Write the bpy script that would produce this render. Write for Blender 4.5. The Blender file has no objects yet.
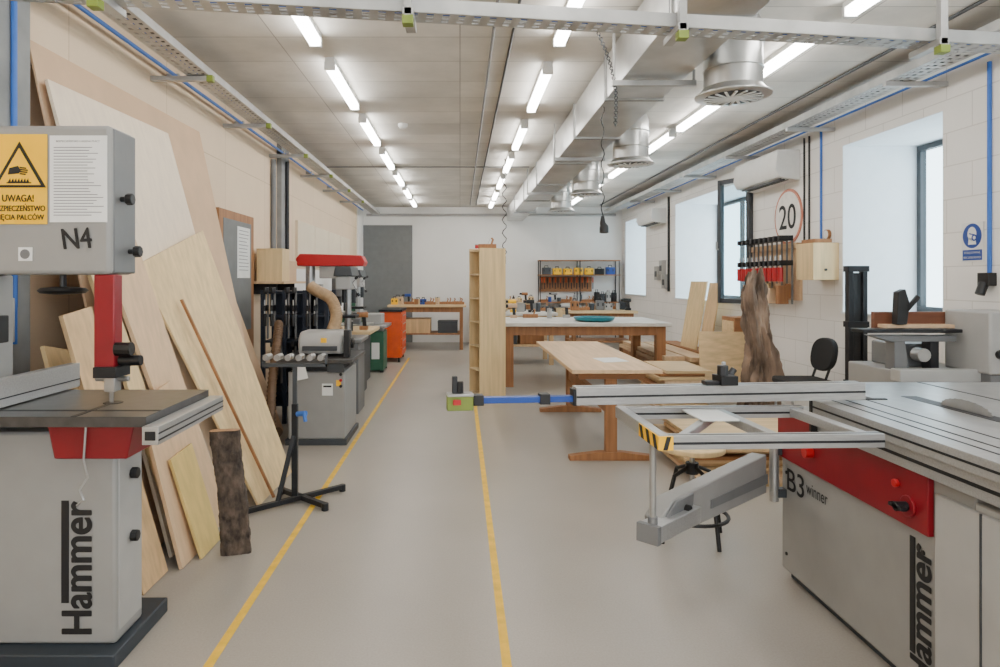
import bpy, bmesh, math, random
from mathutils import Vector, Matrix, noise
random.seed(7)
COL = bpy.context.scene.collection
ORI = {}

# ---------------------------------------------------------------- materials
def lin(c):
    return tuple(((v/255.0)/12.92 if v/255.0 <= 0.04045 else ((v/255.0+0.055)/1.055)**2.4) for v in c)
def _new(name):
    m = bpy.data.materials.new(name); m.use_nodes = True
    nt = m.node_tree; b = nt.nodes['Principled BSDF']
    return m, nt, b
def _scale(c, k): return tuple(min(1, v*k) for v in c)+(1,)
def mat(name, rgb, rough=0.55, metal=0.0, var=0.06, scale=9, bump=0.0, st=(1,1,1), detail=4):
    m, nt, b = _new(name); c = lin(rgb)
    tc = nt.nodes.new('ShaderNodeTexCoord'); mp = nt.nodes.new('ShaderNodeMapping'); mp.inputs['Scale'].default_value = st
    n = nt.nodes.new('ShaderNodeTexNoise'); n.inputs['Scale'].default_value = scale; n.inputs['Detail'].default_value = detail
    r = nt.nodes.new('ShaderNodeValToRGB')
    r.color_ramp.elements[0].position = 0.3; r.color_ramp.elements[1].position = 0.7
    r.color_ramp.elements[0].color = _scale(c, 1-var*2); r.color_ramp.elements[1].color = _scale(c, 1+var*2)
    L = nt.links.new
    L(tc.outputs['Object'], mp.inputs['Vector']); L(mp.outputs['Vector'], n.inputs['Vector'])
    L(n.outputs['Fac'], r.inputs['Fac']); L(r.outputs['Color'], b.inputs['Base Color'])
    b.inputs['Roughness'].default_value = rough; b.inputs['Metallic'].default_value = metal
    if bump:
        bp = nt.nodes.new('ShaderNodeBump'); bp.inputs['Strength'].default_value = bump; bp.inputs['Distance'].default_value = 0.02
        L(n.outputs['Fac'], bp.inputs['Height']); L(bp.outputs['Normal'], b.inputs['Normal'])
    return m
def speckle(name, rgb, rough, var, sc_fine):
    m, nt, b = _new(name); c = lin(rgb); L = nt.links.new
    tc = nt.nodes.new('ShaderNodeTexCoord')
    n1 = nt.nodes.new('ShaderNodeTexNoise'); n1.inputs['Scale'].default_value = 1.1; n1.inputs['Detail'].default_value = 10
    n2 = nt.nodes.new('ShaderNodeTexNoise'); n2.inputs['Scale'].default_value = sc_fine; n2.inputs['Detail'].default_value = 2
    ad = nt.nodes.new('ShaderNodeMath'); ad.operation = 'ADD'
    r = nt.nodes.new('ShaderNodeValToRGB')
    ad2 = nt.nodes.new('ShaderNodeMath'); ad2.operation = 'MULTIPLY'; ad2.inputs[1].default_value = .5
    r.color_ramp.elements[0].position = 0.34; r.color_ramp.elements[1].position = 0.66
    r.color_ramp.elements[0].color = _scale(c, 1-var); r.color_ramp.elements[1].color = _scale(c, 1+var)
    L(tc.outputs['Object'], n1.inputs['Vector']); L(tc.outputs['Object'], n2.inputs['Vector'])
    L(n1.outputs['Fac'], ad.inputs[0]); L(n2.outputs['Fac'], ad.inputs[1]); L(ad.outputs[0], ad2.inputs[0])
    L(ad2.outputs[0], r.inputs['Fac']); L(r.outputs['Color'], b.inputs['Base Color'])
    b.inputs['Roughness'].default_value = rough
    return m
def wood(name, rgb, axis='z', var=0.10, rough=0.6):
    st = {'x':(0.6,9,9),'y':(9,0.6,9),'z':(9,9,0.6)}[axis]
    return mat(name, rgb, rough, 0, var, 3.0, 0.03, st, 6)
def brick(name, rgb, mortar, axes='yz', w=0.5, h=0.25, ms=0.006, offset=0.5, rough=0.7, var=0.05, bump=0.25, nscale=3, blotch=1.6):
    m, nt, b = _new(name); L = nt.links.new
    tc = nt.nodes.new('ShaderNodeTexCoord'); sp = nt.nodes.new('ShaderNodeSeparateXYZ'); cb = nt.nodes.new('ShaderNodeCombineXYZ')
    L(tc.outputs['Object'], sp.inputs[0])
    L(sp.outputs[axes[0].upper()], cb.inputs[0]); L(sp.outputs[axes[1].upper()], cb.inputs[1])
    bt = nt.nodes.new('ShaderNodeTexBrick'); bt.offset = offset
    bt.inputs['Scale'].default_value = 1; bt.inputs['Brick Width'].default_value = w; bt.inputs['Row Height'].default_value = h
    bt.inputs['Mortar Size'].default_value = ms; bt.inputs['Mortar Smooth'].default_value = 0.3
    c = lin(rgb)
    bt.inputs['Color1'].default_value = _scale(c, 1+var); bt.inputs['Color2'].default_value = _scale(c, 1-var)
    bt.inputs['Mortar'].default_value = lin(mortar)+(1,)
    L(cb.outputs[0], bt.inputs['Vector'])
    n = nt.nodes.new('ShaderNodeTexNoise'); n.inputs['Scale'].default_value = nscale; n.inputs['Detail'].default_value = 8; n.inputs['Roughness'].default_value=.62
    L(tc.outputs['Object'], n.inputs['Vector'])
    mr = nt.nodes.new('ShaderNodeMapRange'); mr.inputs[1].default_value=.3; mr.inputs[2].default_value=.7
    mr.inputs[3].default_value = 1-var*blotch; mr.inputs[4].default_value = 1+var*0.6
    L(n.outputs['Fac'], mr.inputs[0])
    mx = nt.nodes.new('ShaderNodeVectorMath'); mx.operation='SCALE'
    L(bt.outputs['Color'], mx.inputs[0]); L(mr.outputs[0], mx.inputs['Scale'])
    L(mx.outputs[0], b.inputs['Base Color'])
    bp = nt.nodes.new('ShaderNodeBump'); bp.inputs['Strength'].default_value = bump; bp.inputs['Distance'].default_value = 0.01; bp.invert=True
    L(bt.outputs['Fac'], bp.inputs['Height']); L(bp.outputs['Normal'], b.inputs['Normal'])
    b.inputs['Roughness'].default_value = rough
    return m
def emis(name, rgb, s):
    m, nt, b = _new(name)
    b.inputs['Base Color'].default_value = lin(rgb)+(1,)
    b.inputs['Emission Color'].default_value = lin(rgb)+(1,); b.inputs['Emission Strength'].default_value = s
    return m
def glassm(name):
    m, nt, b = _new(name); L = nt.links.new
    t = nt.nodes.new('ShaderNodeBsdfTransparent'); t.inputs[0].default_value=(.80,.88,.90,1)
    g = nt.nodes.new('ShaderNodeBsdfGlossy'); g.inputs['Roughness'].default_value=.05
    mx = nt.nodes.new('ShaderNodeMixShader'); mx.inputs[0].default_value=.08
    L(t.outputs[0], mx.inputs[1]); L(g.outputs[0], mx.inputs[2]); L(mx.outputs[0], nt.nodes['Material Output'].inputs['Surface'])
    return m

GREY = mat('machine_grey', (144,143,140), .45, 0, .02)
GREYL = mat('machine_light_grey', (164,163,160), .45, 0, .02)
GREYM = mat('machine_mid_grey', (108,109,110), .45, 0, .03)
GREYD = mat('machine_dark_grey', (58,62,66), .5, 0, .05)
BASEM = mat('base_blue_grey', (40,48,56), .5, 0, .05)
IRON = mat('cast_iron', (72,71,70), .32, .4, .10, 20)
STEEL = mat('steel', (170,170,169), .28, .7, .06, 12)
ALU = mat('aluminium', (172,172,171), .32, .55, .05, 14, 0, (1,12,12))
GALV = mat('galvanised', (174,174,172), .40, .45, .09, 6)
DUCT = mat('duct_galvanised', (190,190,188), .28, .75, .08, 4)
BLACK = mat('black_plastic', (14,14,16), .45, 0, .08)
DARK = mat('dark_steel', (32,33,36), .45, .3, .08)
RED = mat('crimson_paint', (128,6,24), .4, 0, .04)
REDL = mat('bright_red', (180,18,26), .4, 0, .04)
BLUE = mat('blue_paint', (18,62,144), .4, 0, .05)
BLUEP = mat('blue_pipe', (48,102,186), .45, 0, .05)
YEL = mat('yellow_paint', (250,192,0), .5, 0, .02)
YTAPE = mat('yellow_tape', (228,182,40), .55, 0, .08, 14)
ORANGE = mat('orange_paint', (216,78,14), .45, 0, .05)
GREEN = mat('green_paint', (44,92,68), .45, 0, .06)
LIME = mat('lime_bracket', (120,136,52), .5, 0, .05)
WHITE = mat('white_paint', (224,224,221), .5, 0, .02)
PAPER = mat('paper', (230,230,227), .7, 0, .02)
INK = mat('ink', (20,20,22), .6, 0, .03)
INKG = mat('grey_ink', (110,110,110), .6, 0, .03)
TEAL = mat('teal_plastic', (26,116,130), .4, 0, .05)
HOSE = mat('hose_brown', (96,72,50), .6, 0, .08, 30)
HOSEB = mat('hose_beige', (166,138,104), .6, 0, .08, 30)
BIRCH = wood('birch_ply', (216,188,140), 'z', .07)
BIRCHY = wood('birch_ply_y', (212,186,144), 'y', .08)
BIRCHX = wood('birch_x', (208,180,136), 'x', .08)
PALE = wood('pale_veneer', (230,212,188), 'z', .03)
MDF = mat('mdf_tan', (202,170,138), .75, 0, .03, 5)
PINE = wood('pine', (204,170,126), 'z', .08)
PINEY = wood('pine_y', (206,174,136), 'y', .07)
OAK = wood('oak', (152,104,64), 'z', .12)
OAKX = wood('oak_x', (152,104,64), 'x', .12)
YPLY = wood('yellow_ply', (214,186,116), 'z', .05)
PINK = wood('beech_light', (210,178,142), 'z', .05)
WALN = wood('brown_wood', (108,64,42), 'x', .14)
BARK = mat('bark', (78,66,56), .9, 0, .40, 26, 1.0, (1,1,.6), 10)
SLAB = wood('slab_wood', (160,118,80), 'z', .16)
DRIFT = mat('driftwood', (120,100,84), .85, 0, .46, 5, 1.0, (1.5,1.5,.4), 10)
FLOORM = speckle('floor_screed', (158,151,141), .34, .10, 120)
CEILM = brick('ceiling_concrete', (216,212,204), (166,162,155), 'xy', 1.25, .5, .005, 0.0, .8, .09, .12, 1.6, 2.4)
WALLW = brick('painted_blocks', (236,233,228), (212,208,202), 'yz', .5, .25, .005, .5, .7, .014, .2)
WALLB = mat('white_plaster', (234,232,228), .75, 0, .012, 2)
WALLL = brick('beige_panelled_wall', (222,198,168), (190,164,134), 'yz', 1.25, 2.5, .004, 0, .75, .025, .1)
PANEL = mat('cream_panel', (224,208,182), .7, 0, .02, 3)
CONC = mat('concrete', (134,135,134), .8, 0, .07, 6, .1)
REVEAL = mat('white_reveal', (236,240,243), .7, 0, .01)
LAMP = emis('lamp_diffuser', (254,252,248), 26)
GLASS = glassm('window_glass')
TABLEW = mat('table_white', (204,200,192), .5, 0, .07, 5)
GREYPANEL = mat('grey_panel', (116,118,118), .7, 0, .03)
RACKB=mat('rack_dark_blue',(26,36,52),.5,.1,.08)

# ---------------------------------------------------------------- builder
class G:
    def __init__(s, m=None):
        s.bm = bmesh.new(); s.mats = []; s.mi = 0; s.M = Matrix()
        if m: s.use(m)
    def use(s, m):
        if m not in s.mats: s.mats.append(m)
        s.mi = s.mats.index(m); return s
    def V(s, p): return s.bm.verts.new(s.M @ Vector(p))
    def F(s, vs, smooth=False):
        try:
            f = s.bm.faces.new(vs); f.material_index = s.mi; f.smooth = smooth; return f
        except ValueError: return None
    def hexa(s, p):
        v = [s.V(q) for q in p]
        for i in ((0,3,2,1),(4,5,6,7),(0,1,5,4),(1,2,6,5),(2,3,7,6),(3,0,4,7)): s.F([v[k] for k in i])
        return s
    def box(s, x0,x1,y0,y1,z0,z1):
        return s.hexa([(x0,y0,z0),(x1,y0,z0),(x1,y1,z0),(x0,y1,z0),(x0,y0,z1),(x1,y0,z1),(x1,y1,z1),(x0,y1,z1)])
    def prism(s, pts, off):
        off = Vector(off); a = [s.V(p) for p in pts]; b = [s.V(Vector(p)+off) for p in pts]; n=len(pts)
        s.F(a[::-1]); s.F(b)
        for i in range(n): s.F([a[i],a[(i+1)%n],b[(i+1)%n],b[i]])
        return s
    def beam(s, p0, p1, w, h, up=(0,0,1)):
        p0=Vector(p0); p1=Vector(p1); d=(p1-p0).normalized(); u=Vector(up)
        r=d.cross(u)
        if r.length<1e-4: r=Vector((1,0,0))
        r.normalize(); u=r.cross(d).normalized()
        q=[]
        for p in (p0,p1):
            for a,b in ((-1,-1),(1,-1),(1,1),(-1,1)): q.append(p+r*a*w/2+u*b*h/2)
        return s.hexa(q)
    def tube(s, pts, r, n=12, r2=None):
        pts=[Vector(p) for p in pts]; rings=[]; N=len(pts)
        ref=None
        for i,p in enumerate(pts):
            d=(pts[min(i+1,N-1)]-pts[max(i-1,0)]).normalized()
            if ref is None:
                ref = Vector((0,0,1)) if abs(d.z)<.9 else Vector((1,0,0))
            a=d.cross(ref).normalized(); b=a.cross(d).normalized(); ref=b
            rr = r if r2 is None else r+(r2-r)*i/(N-1)
            rings.append([s.V(p+a*math.cos(2*math.pi*k/n)*rr+b*math.sin(2*math.pi*k/n)*rr) for k in range(n)])
        for i in range(N-1):
            for k in range(n): s.F([rings[i][k],rings[i][(k+1)%n],rings[i+1][(k+1)%n],rings[i+1][k]],True)
        s.F(rings[0][::-1]); s.F(rings[-1])
        return s
    def cyl(s, p0, p1, r, n=20, r2=None): return s.tube([p0,p1], r, n, r2)
    def ring(s, c, R, r, axis='z', n=28, m=8):
        c=Vector(c); rs=[]
        for i in range(n):
            a=2*math.pi*i/n; row=[]
            for k in range(m):
                b=2*math.pi*k/m; rad=R+r*math.cos(b); h=r*math.sin(b)
                x,y=rad*math.cos(a),rad*math.sin(a)
                q={'z':(x,y,h),'x':(h,x,y),'y':(x,h,y)}[axis]
                row.append(s.V(c+Vector(q)))
            rs.append(row)
        for i in range(n):
            for k in range(m): s.F([rs[i][k],rs[(i+1)%n][k],rs[(i+1)%n][(k+1)%m],rs[i][(k+1)%m]],True)
        return s
    def lathe(s, c, prof, n=28):
        c=Vector(c); rs=[]
        for r,z in prof: rs.append([s.V(c+Vector((r*math.cos(2*math.pi*k/n),r*math.sin(2*math.pi*k/n),z))) for k in range(n)])
        for i in range(len(prof)-1):
            for k in range(n): s.F([rs[i][k],rs[i][(k+1)%n],rs[i+1][(k+1)%n],rs[i+1][k]],True)
        s.F(rs[0][::-1]); s.F(rs[-1]); return s

def fin(g, name, parent=None, label=None, category=None, group=None, kind=None, bevel=0.003, structure=False):
    bm=g.bm
    bmesh.ops.recalc_face_normals(bm, faces=bm.faces)
    if parent is None:
        if structure: o=Vector((0,0,0))
        else:
            xs=[v.co.x for v in bm.verts]; ys=[v.co.y for v in bm.verts]; zs=[v.co.z for v in bm.verts]
            o=Vector(((min(xs)+max(xs))/2,(min(ys)+max(ys))/2,min(zs)))
    else: o=ORI[parent.name]
    for v in bm.verts: v.co -= o
    me=bpy.data.meshes.new(name); bm.to_mesh(me); bm.free()
    for m in g.mats: me.materials.append(m)
    try: me.set_sharp_from_angle(angle=math.radians(35))
    except Exception: pass
    ob=bpy.data.objects.new(name, me); COL.objects.link(ob)
    ORI[ob.name]=o
    if parent is None: ob.location=o
    else: ob.parent=parent
    if bevel:
        md=ob.modifiers.new('bevel','BEVEL'); md.width=bevel; md.segments=2; md.limit_method='ANGLE'; md.angle_limit=math.radians(50)
    if label: ob['label']=label
    if category: ob['category']=category
    if group: ob['group']=group
    if kind: ob['kind']=kind
    if structure: ob['kind']='structure'
    return ob
def top(name, label, category, loc, group=None):
    e=bpy.data.objects.new(name, None); e.empty_display_size=.1; COL.objects.link(e); e.location=loc
    e['label']=label; e['category']=category
    if group: e['group']=group
    ORI[e.name]=Vector(loc); return e
def clone(root, loc):
    def rec(o, par):
        c=o.copy(); COL.objects.link(c); ORI[c.name]=ORI[o.name]
        if par is not None: c.parent=par
        for ch in o.children: rec(ch, c)
        return c
    c=rec(root, None); c.location=loc; ORI[c.name]=Vector(loc); return c
def text(parent, s, pos, right, up, width, height, m, name='lettering', bold=0.0, heavy=0.0):
    # heavy: thicken the strokes by laying shifted copies of the letter faces into the same mesh
    cu=bpy.data.curves.new('t','FONT'); cu.body=s; cu.size=1; cu.offset=bold; cu.extrude=0.0; cu.align_x='LEFT'
    to=bpy.data.objects.new('t',cu); COL.objects.link(to)
    dg=bpy.context.evaluated_depsgraph_get(); dg.update()
    src=bpy.data.meshes.new_from_object(to.evaluated_get(dg))
    bpy.data.objects.remove(to)
    xs=[v.co.x for v in src.vertices]; ys=[v.co.y for v in src.vertices]
    cx,cy=(min(xs)+max(xs))/2,(min(ys)+max(ys))/2
    sx=width/(max(xs)-min(xs)); sy=height/(max(ys)-min(ys)) if height else sx
    R=Vector(right).normalized(); U=Vector(up).normalized(); Nn=R.cross(U).normalized(); o=ORI[parent.name] if parent else Vector(pos)
    verts=[]; faces=[]
    sh=[(0,0)] if not heavy else [(0,0),(heavy,0),(-heavy,0),(0,heavy*.6),(0,-heavy*.6)]
    for i,(dx_,dy_) in enumerate(sh):
        b0=len(verts)
        for v in src.vertices: verts.append(Vector(pos)+R*((v.co.x-cx)*sx+dx_)+U*((v.co.y-cy)*sy+dy_)+Nn*(.00012*i)-o)
        for p in src.polygons: faces.append([b0+k for k in p.vertices])
    me=bpy.data.meshes.new(name); me.from_pydata([tuple(v) for v in verts],[],faces); me.update()
    me.materials.append(m); bpy.data.meshes.remove(src)
    ob=bpy.data.objects.new(name, me); COL.objects.link(ob); ORI[ob.name]=o
    if parent: ob.parent=parent
    return ob

# ---------------------------------------------------------------- camera / world
cam=bpy.data.cameras.new('camera'); co=bpy.data.objects.new('camera',cam); COL.objects.link(co)
co.location=(0,0,1.4); co.rotation_euler=(math.radians(90),0,0)
cam.lens=24; cam.sensor_width=36; cam.shift_x=0.040; cam.shift_y=-0.0535; cam.clip_start=.05
bpy.context.scene.camera=co
w=bpy.data.worlds.new('world'); bpy.context.scene.world=w; w.use_nodes=True
bg=w.node_tree.nodes['Background']; bg.inputs[0].default_value=(.88,.94,1,1); bg.inputs[1].default_value=8.5

# ---------------------------------------------------------------- room shell
XL,XR,YB,ZC=-2.2,3.65,15.0,3.04
YF=-2.6
fin(G(FLOORM).box(XL-.2,XR+.8,YF,YB+.2,-.1,0),'floor',structure=True,bevel=0)
fin(G(CEILM).box(XL-.2,XR+.8,YF,YB+.2,ZC,ZC+.15),'ceiling',structure=True,bevel=0)
fin(G(WALLL).box(XL-.2,XL,YF,YB,0,ZC),'wall_left',structure=True,bevel=0)
fin(G(WALLB).box(XL-.2,XR+.8,YB,YB+.2,0,ZC),'wall_back',structure=True,bevel=0)
fin(G(WALLB).box(XL-.2,XR+.8,YF-.2,YF,0,1.2).box(XL-.2,-1.4,YF-.2,YF,1.2,ZC).box(2.9,XR+.8,YF-.2,YF,1.2,ZC).box(-1.4,2.9,YF-.2,YF,2.7,ZC),'wall_front',structure=True,bevel=0)
wins=[(1.6,3.3),(5.04,6.36),(8.45,11.3),(13.1,14.7)]  # first window is out of view, added to bring daylight onto the saw
ZS,ZT=1.08,2.68
g=G(WALLW); g.box(XR,XR+.8,YF,YB,0,ZS); g.box(XR,XR+.8,YF,YB,ZT,ZC)
y=YF
for a,b in wins:
    g.box(XR,XR+.8,y,a,ZS,ZT); y=b
g.box(XR,XR+.8,y,YB,ZS,ZT)
g.use(REVEAL)
for a,b in wins:
    g.box(XR+.002,XR+.79,a,a+.004,ZS,ZT); g.box(XR+.002,XR+.79,b-.004,b,ZS,ZT); g.box(XR+.002,XR+.79,a,b,ZT-.004,ZT); g.box(XR-.02,XR+.79,a,b,ZS,ZS+.02)
fin(g,'wall_right',structure=True,bevel=0)
for i,(a,b) in enumerate(wins):
    g=G(GREYD); x0,x1=XR+.70,XR+.76; f=.05
    g.box(x0,x1,a+.01,b-.01,ZS+.02,ZS+.02+f); g.box(x0,x1,a+.01,b-.01,ZT-.06,ZT-.01)
    k=2 if b-a<2 else 3
    for j in range(k+1):
        yy=a+.01+(b-a-.02-f)*j/k; g.box(x0,x1,yy,yy+f,ZS+.02+f,ZT-.06)
    g.use(GLASS).box(x0+.025,x0+.03,a+.05,b-.05,ZS+.06,ZT-.06)
    fin(g,'window_%d'%(i+1),structure=True,bevel=.003)
fin(G(CONC).box(XL,XL+.10,2.55,3.26,0,ZC),'trim_1',structure=True,bevel=.004)
fin(G(CONC).box(XL,XL+.06,8.0,8.35,0,ZC),'trim_2',structure=True,bevel=.004)
fin(G(WALLB).box(XL,XL+.03,8.4,15,0.0,1.55).box(XL,XL+.03,14.2,15,1.55,ZC),'trim_3',structure=True,bevel=0)
g=G(OAK); g.box(XL,XL+.05,5.95,6.95,0,2.05); g.use(GREYPANEL).box(XL+.05,XL+.055,6.05,6.85,.9,1.97)
fin(g,'door_1',structure=True,bevel=.003)
g=G(PANEL)
for k in range(4):
    y0=8.9+k*1.05
    g.box(XL,XL+.04,y0,y0+1.03,1.60,2.2)
fin(g,'trim_4',structure=True,bevel=.004)
fin(G(GREYPANEL).box(-2.18,-1.07,14.95,15.0,0.0,2.63),'door_2',structure=True,bevel=.003)

fin(G(YTAPE).box(-.93,-.895,YF,12.0,0,.0015),'floor_marking',label='long yellow floor marking line beside the machines',category='floor marking',bevel=0)
fin(G(YTAPE).box(.153,.188,YF,7.45,0,.0015),'floor_marking',label='shorter yellow floor marking line ending near the tall shelf',category='floor marking',bevel=0)

# ---------------------------------------------------------------- ceiling lights
def clight(x,yc,ln=1.2):
    e=top('ceiling_light','white fluorescent batten light glowing on the concrete ceiling','ceiling light',(x,yc,ZC-.09),'fluorescent ceiling lights')
    g=G(WHITE).box(x-.035,x+.035,yc-ln/2,yc+ln/2,ZC-.035,ZC); fin(g,'housing',e)
    g=G(LAMP).box(x-.036,x+.036,yc-ln/2+.03,yc+ln/2-.03,ZC-.09,ZC-.036); fin(g,'diffuser',e,bevel=.012)
    for s in (-1,1):
        a=yc+s*(ln/2-.015); fin(G(WHITE).box(x-.04,x+.04,a-.015,a+.015,ZC-.092,ZC-.03),'end_cap',e)
    return e
l0=clight(-.96,3.85)
for yc in (-1.3,.4,2.1,5.5,7.15,8.8,10.45,12.1,13.6): clone(l0,(-.96,yc,ZC-.09))  # nearest lamps of all three rows are out of view, added for foreground light
for yc in (-1.3,.4,2.1,3.85,5.6,7.4,9.1,10.8,12.4,13.8): clone(l0,(.66,yc,ZC-.09))
for yc in (-1.3,.3,1.85,3.35,4.85,6.4,7.8,9.6,11.4,13.2): clone(l0,(2.3,yc,ZC-.09))

# ---------------------------------------------------------------- cable trays, pipes
def tray(name,label,p0,p1,w=.2,h=.06,step=.07,cables=()):
    p0=Vector(p0); p1=Vector(p1); d=(p1-p0).normalized(); r=d.cross(Vector((0,0,1))).normalized(); L=(p1-p0).length
    e=top(name,label,'cable tray',tuple(p0))
    g=G(GALV)
    for s in (-1,1): g.beam(p0+r*s*w/2,p1+r*s*w/2,.004,h)
    zb=Vector((0,0,-h/2))
    for s in (-.44,-.15,.15,.44): g.beam(p0+r*s*w+zb,p1+r*s*w+zb,w*.14,.003)
    n=int(L/step)
    for i in range(n+1):
        c=p0+d*(i*L/n); g.beam(c-r*w/2+zb,c+r*w/2+zb,step*.55,.004)
    fin(g,'tray_body',e,bevel=0)
    for off,m,rr in cables:
        fin(G(m).tube([p0+r*off+zb+Vector((0,0,.004+rr)),p1+r*off+zb+Vector((0,0,.004+rr))],rr,8),'cable',e,bevel=0)
    return e
tl=tray('cable_tray','long perforated galvanised cable tray bracketed along beige wall',(-1.86,1.5,2.88),(-1.86,14.8,2.88),.16,.05,.07,((.0,BLUEP,.010),(.03,DARK,.010)))
for yb in (3.3,4.75,6.2,7.7,9.2,10.7,12.2):
    fin(G(GALV).box(XL,-1.77,yb-.02,yb+.02,2.815,2.85),'bracket_arm',tl,bevel=.002)
    fin(G(LIME).box(-1.80,-1.755,yb-.022,yb+.022,2.81,2.855),'bracket_end_cap',tl,bevel=.002)
tr=tray('cable_tray','long perforated galvanised cable tray along white block wall',(3.30,1.5,2.92),(3.30,14.8,2.92),.20,.06,.07,((-.05,WHITE,.012),(.0,DARK,.010),(.05,BLACK,.012)))
for yb in (3.5,5.0,6.5,8.0,9.5,11.,12.5):
    fin(G(GALV).box(3.18,XR,yb-.02,yb+.02,2.85,2.885),'bracket_arm',tr,bevel=.002)
tt=tray('cable_tray','galvanised cable tray hung across the ceiling on drop rods',(-1.75,2.30,2.42),(3.6,3.05,2.42),.10,.05,.06,((.0,BLUEP,.008),))
for k,xx in enumerate((-1.25,-.19,.86,1.98,3.2)):
    yy=2.30+(xx+1.75)*.75/5.35
    fin(G(GALV).box(xx-.015,xx+.015,yy-.10,yy-.07,2.36,ZC),'drop_rod',tt,bevel=.002)
    fin(G(GALV).box(xx-.02,xx+.02,yy-.10,yy+.09,2.365,2.392),'bracket_arm',tt,bevel=.002)
    fin(G(LIME).box(xx-.02,xx+.02,yy-.106,yy-.064,2.33,2.362),'bracket_end_cap',tt,bevel=.002)
def pipe(name,label,pts,r,m,cat='pipe',clips=None):
    e=top(name,label,cat,tuple(pts[0]))
    fin(G(m).tube(pts,r,10),'pipe_run',e,bevel=0)
    if clips:
        for c in clips: fin(G(GREYL).box(*c),'clip',e,bevel=.002)
    return e
pipe('conduit','blue air pipe running along the top of beige wall',[(-2.13,1.6,2.93),(-2.13,14.6,2.93)],.014,BLUEP,clips=[(-2.2,-2.11,y,y+.03,2.91,2.95) for y in (3.5,5,6.5,8,9.5,11)])
pipe('conduit','thin grey conduit on the ceiling',[(.22,3.0,ZC-.012),(.22,14.5,ZC-.012)],.010,GREYM)
pipe('conduit','thin dark conduit on the ceiling',[(.35,3.0,ZC-.009),(.35,14.5,ZC-.009)],.009,GREYD)
pipe('conduit','thin dark conduit beside the wall cable tray',[(3.05,3.0,ZC-.012),(3.05,14.5,ZC-.012)],.012,GREYD)
pipe('conduit','thin grey conduit crossing the ceiling',[(-2.1,9.62,ZC-.01),(1.0,9.62,ZC-.01)],.008,GREYM)
pipe('conduit','blue vertical pipe on the concrete pilaster',[(-2.087,3.12,1.1),(-2.087,3.12,3.0)],.014,BLUEP)
pipe('conduit','blue vertical pipe on white block wall',[(3.639,6.72,1.8),(3.639,6.72,2.9)],.012,BLUEP)
pipe('conduit','black vertical cable conduit on white block wall',[(3.64,6.95,1.75),(3.64,6.95,2.9)],.010,BLACK)
pipe('conduit','black vertical cable conduit on white block wall',[(3.64,7.05,1.75),(3.64,7.05,2.9)],.010,BLACK)
pipe('conduit','blue pipe running down white block wall to a socket',[(3.637,4.58,1.45),(3.637,4.58,2.9)],.014,BLUEP)
pipe('conduit','blue pipe along the top of white block wall',[(3.637,3.0,2.96),(3.637,14.5,2.96)],.010,BLUEP)
pipe('conduit','black pipe down beige wall',[(-2.12,8.18,.8),(-2.12,8.18,2.85)],.025,DARK)
pipe('conduit','grey pipe down beige wall',[(-2.17,7.75,.9),(-2.17,7.75,2.8)],.03,GREYM)
pipe('conduit','dark conduit beside the far window',[(3.63,11.6,1.2),(3.63,11.6,2.85)],.02,DARK)
pipe('conduit','grey pipe along the top of back wall',[(-2.1,14.97,2.86),(3.5,14.97,2.86)],.03,GREYL)

# ---------------------------------------------------------------- ventilation
du=top('ventilation_duct','rectangular galvanised ventilation duct with flanged joints under the ceiling','ventilation duct',(1.3,3,2.72))
for b in ((1.05,1.45,2.6,4.78,2.70,3.0),(1.05,1.45,4.80,7.4,2.70,3.0),(1.05,1.45,7.42,10.9,2.70,3.0),(1.05,1.40,10.92,14.9,2.72,3.0)):
    fin(G(DUCT).box(*b),'duct_section',du,bevel=.003)
for yy in (3.3,4.79,6.1,7.41,9.1,10.91,12.8):
    fin(G(GALV).box(1.037,1.463,yy-.02,yy+.02,2.687,3.01),'flange',du,bevel=.002)
    fin(G(DARK).box(1.035,1.465,yy-.003,yy+.003,2.685,3.0),'gasket',du,bevel=0)
for yy in (4.3,7.0,9.8): fin(G(GALV).box(.98,1.52,yy-.02,yy+.02,2.65,2.685).box(.985,1.0,yy-.01,yy+.01,2.68,ZC).box(1.50,1.515,yy-.01,yy+.01,2.68,ZC),'duct_hanger',du,bevel=.002)
def diffuser(x,y,zb,r):
    e=top('air_diffuser','round galvanised swirl diffuser drop hanging from the duct','air vent',(x,y,zb),'round ceiling air diffusers')
    g=G(DUCT).lathe((x,y,0),[(r,zb+.03),(r,zb+.15),(r+.008,zb+.155),(r,zb+.16),(r,zb+.30),(r+.01,zb+.305),(r,zb+.31),(r,zb+.42),(r*.9,zb+.46)],40)
    fin(g,'drum',e,bevel=0)
    g=G(DUCT).lathe((x,y,0),[(r+.005,zb+.05),(r+.025,zb+.025),(r+.052,zb+.006),(r+.052,zb-.002),(r+.01,zb-.006)],40)
    fin(g,'rim',e,bevel=0)
    g=G(WHITE)
    g.cyl((x,y,zb-.018),(x,y,zb-.008),.055,20)
    for k in range(18):
        a=2*math.pi*k/18; c,s=math.cos(a),math.sin(a)
        g.beam((x+c*.05,y+s*.05,zb-.014),(x+(r)*math.cos(a+.25),y+(r)*math.sin(a+.25),zb-.014),.014,.006)
    g.use(BLACK).cyl((x,y,zb-.0095),(x,y,zb-.0075),r*.97,30)
    fin(g,'swirl_vane',e,bevel=0)
    g=G(DUCT).tube([(x,y,zb+.3),(x-.03,y,zb+.33),(x-.22,y,zb+.33)],.085,20); fin(g,'branch_pipe',e,bevel=0)
    return e
for yy in (4.03,6.4,8.67,10.8): diffuser(1.65 if yy<5 else 1.64,yy,2.51,.168)

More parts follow.
